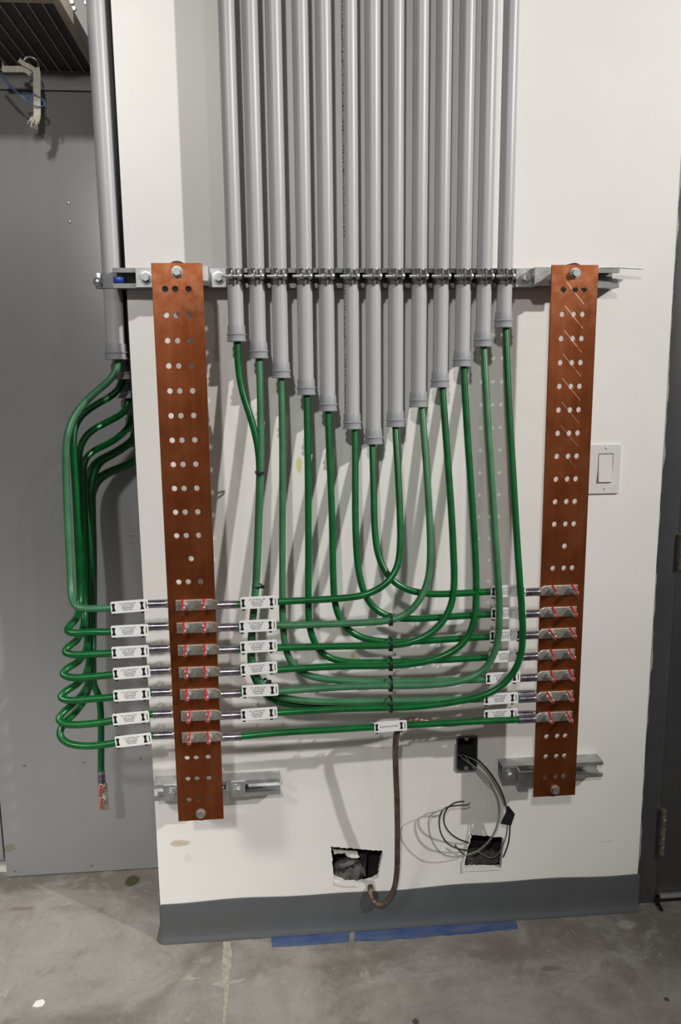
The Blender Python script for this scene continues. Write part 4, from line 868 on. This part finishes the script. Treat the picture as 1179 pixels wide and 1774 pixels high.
# torn gypsum edges of the cut-outs
def scrap(name, pts, y0, y1, m, label, cat, seed=0, amp=0.0012):
    me = flatcurve([ragged(pts, amp, 0.004, seed)], y1-y0, 0.0006)
    me.transform(Matrix.Translation((-pts[0][0], (y0+y1)/2-y0, -pts[0][1])))
    tag(objm(name, me, m, None, (pts[0][0], y0, pts[0][1]), 30), label, cat)
scrap('drywall_scrap', [(0.6594, 0.2461),(0.6633, 0.241),(0.6528, 0.1996),(0.6459, 0.1576),(0.6433, 0.1365),(0.6392, 0.1515),(0.6467, 0.2)], -0.004, -0.0005, M_PAPER, 'torn white drywall paper along the left edge of the lower right hole', 'drywall scrap', 5)
scrap('drywall_scrap', [(0.3104, 0.1386),(0.3427, 0.1298),(0.3693, 0.1247),(0.3708, 0.1197),(0.3426, 0.1201),(0.3117, 0.1288)], -0.003, -0.0005, M_PAPER, 'torn white drywall edge under the lower left hole', 'drywall scrap', 6)
scrap('drywall_scrap', [(0.6416, 0.1481),(0.7022, 0.1472),(0.7449, 0.1459),(0.745, 0.1418),(0.7024, 0.1406),(0.6447, 0.143)], -0.003, -0.0005, M_PAPER, 'crumbled white drywall edge under the lower right hole', 'drywall scrap', 7)
scrap('mounting_tab', [(0.3106, 0.2093),(0.373, 0.1987),(0.3789, 0.1819),(0.3624, 0.1814),(0.349, 0.1856),(0.3417, 0.1975),(0.3134, 0.1977)], 0.024, 0.03, M_PAPER, 'pale torn tab hanging at the top inside the lower left hole', 'drywall scrap', 8)
scrap('insulation_scrap', [(0.352, 0.1341),(0.384, 0.1518),(0.399, 0.1275),(0.3805, 0.0854),(0.3471, 0.0911)], 0.04, 0.055, M_GREY_INS, 'grey crumpled scrap inside the lower left hole', 'scrap', 9, 0.003)
scrap('insulation_scrap', [(0.3083, 0.1409),(0.3546, 0.141),(0.3512, 0.0916),(0.3077, 0.0981)], 0.026, 0.045, M_GREY_INS, 'flat grey lump at the lower left corner inside the left hole', 'scrap', 10, 0.003)
scrap('insulation_scrap', [(0.6686, 0.1494),(0.7026, 0.1639),(0.7531, 0.1437),(0.7546, 0.0825),(0.6665, 0.0886)], 0.055, 0.075, M_GREY_INS, 'grey rubble lying inside the lower right hole', 'scrap', 11, 0.004)
b_ = B(); sweep(b_, [(0.2881, 0.07, 0.1149),(0.3253, 0.055, 0.1425),(0.3546, 0.06, 0.1505),(0.3894, 0.085, 0.1416)], 0.012, 16)
tag(obj('pipe_piece', b_, M_GREY_INS, loc=(0.3253, 0.055, 0.1425)), 'grey pipe piece inside the lower left hole, upper left', 'pipe')
b_ = B()
for k in range(4): sweep(b_, catmull([(0.3973, 0.06, 0.1675),(0.3924, 0.045, 0.1447),(0.3861, 0.03, 0.1223),(0.3783, 0.03, 0.0814)], 5) if False else [Vector(q)+Vector((0.004*k-0.006, 0.002*k, 0)) for q in catmull([(0.3985, 0.07, 0.1642),(0.393, 0.05, 0.1413),(0.3866, 0.035, 0.1188),(0.3783, 0.03, 0.0764)], 5)], 0.0019, 8)
tag(obj('cable_bunch', b_, M_BLACK, loc=(0.3866, 0.035, 0.1188)), 'bunch of thin black cables inside the lower left hole', 'cable')

# ------------------------------------------------------------ floor bits
def floor_scrap(name, pts, h, m, label, cat, seed, amp=0.0015, group=None):
    b = B(); L = ragged(pts, amp, 0.008, seed); c = L[0]
    extrude_poly(b, L, 'Z', 0.0002, h); o = obj(name, b, m, loc=(c[0], c[1], 0), smooth=0); tag(o, label, cat, group); return o
floor_scrap('masking_tape', [(0.1489, 0.0),(0.2524, 0.0025),(0.3509, 0.0034),(0.3428, -0.0484),(0.2787, -0.0502),(0.192, -0.0497),(0.1504, -0.0476)], 0.0009, M_TAPE, 'left strip of blue masking tape on the floor along the base', 'tape', 1, 0.0012, 'blue tape strips on the floor')
floor_scrap('masking_tape', [(0.3659, 0.0041),(0.4923, 0.0023),(0.6436, -0.0018),(0.7857, -0.005),(0.7811, -0.0438),(0.6621, -0.049),(0.5128, -0.0509),(0.4243, -0.0524),(0.3561, -0.0477)], 0.0009, M_TAPE, 'right, longer strip of blue masking tape on the floor along the base', 'tape', 2, 0.0014, 'blue tape strips on the floor')
floor_scrap('floor_patch', [(0.0286, -0.0172),(0.046, -0.0189),(0.0526, -0.0658),(0.0522, -0.1136),(0.0486, -0.1499),(0.0863, -0.1446),(0.0865, -0.1519),(0.0505, -0.1608),(0.0505, -0.211),(0.0496, -0.2648),(0.0499, -0.3142),(0.04, -0.3132),(0.0407, -0.264),(0.0408, -0.2016),(0.0363, -0.17),(0.0114, -0.157),(0.0322, -0.1465),(0.0283, -0.0828)], 0.0012, M_PATCH, 'beige smeared filler line running across the floor from the base', 'filler', 3, 0.0012)
floor_scrap('floor_patch', [(-0.0655, -0.1387),(-0.0532, -0.1272),(-0.0471, -0.1075),(-0.037, -0.127),(-0.0199, -0.1359),(-0.0414, -0.1374)], 0.0008, M_PATCH, 'small star-shaped filler smear on the floor left of the filler line', 'filler', 4, 0.001)
floor_scrap('paint_chip', [(-0.3915, -0.1827),(-0.3881, -0.168),(-0.3737, -0.1643),(-0.3651, -0.1719),(-0.3684, -0.1833),(-0.3805, -0.1855)], 0.0012, M_TAG, 'small white paint chip on the floor at bottom left', 'chip', 5, 0.0006)
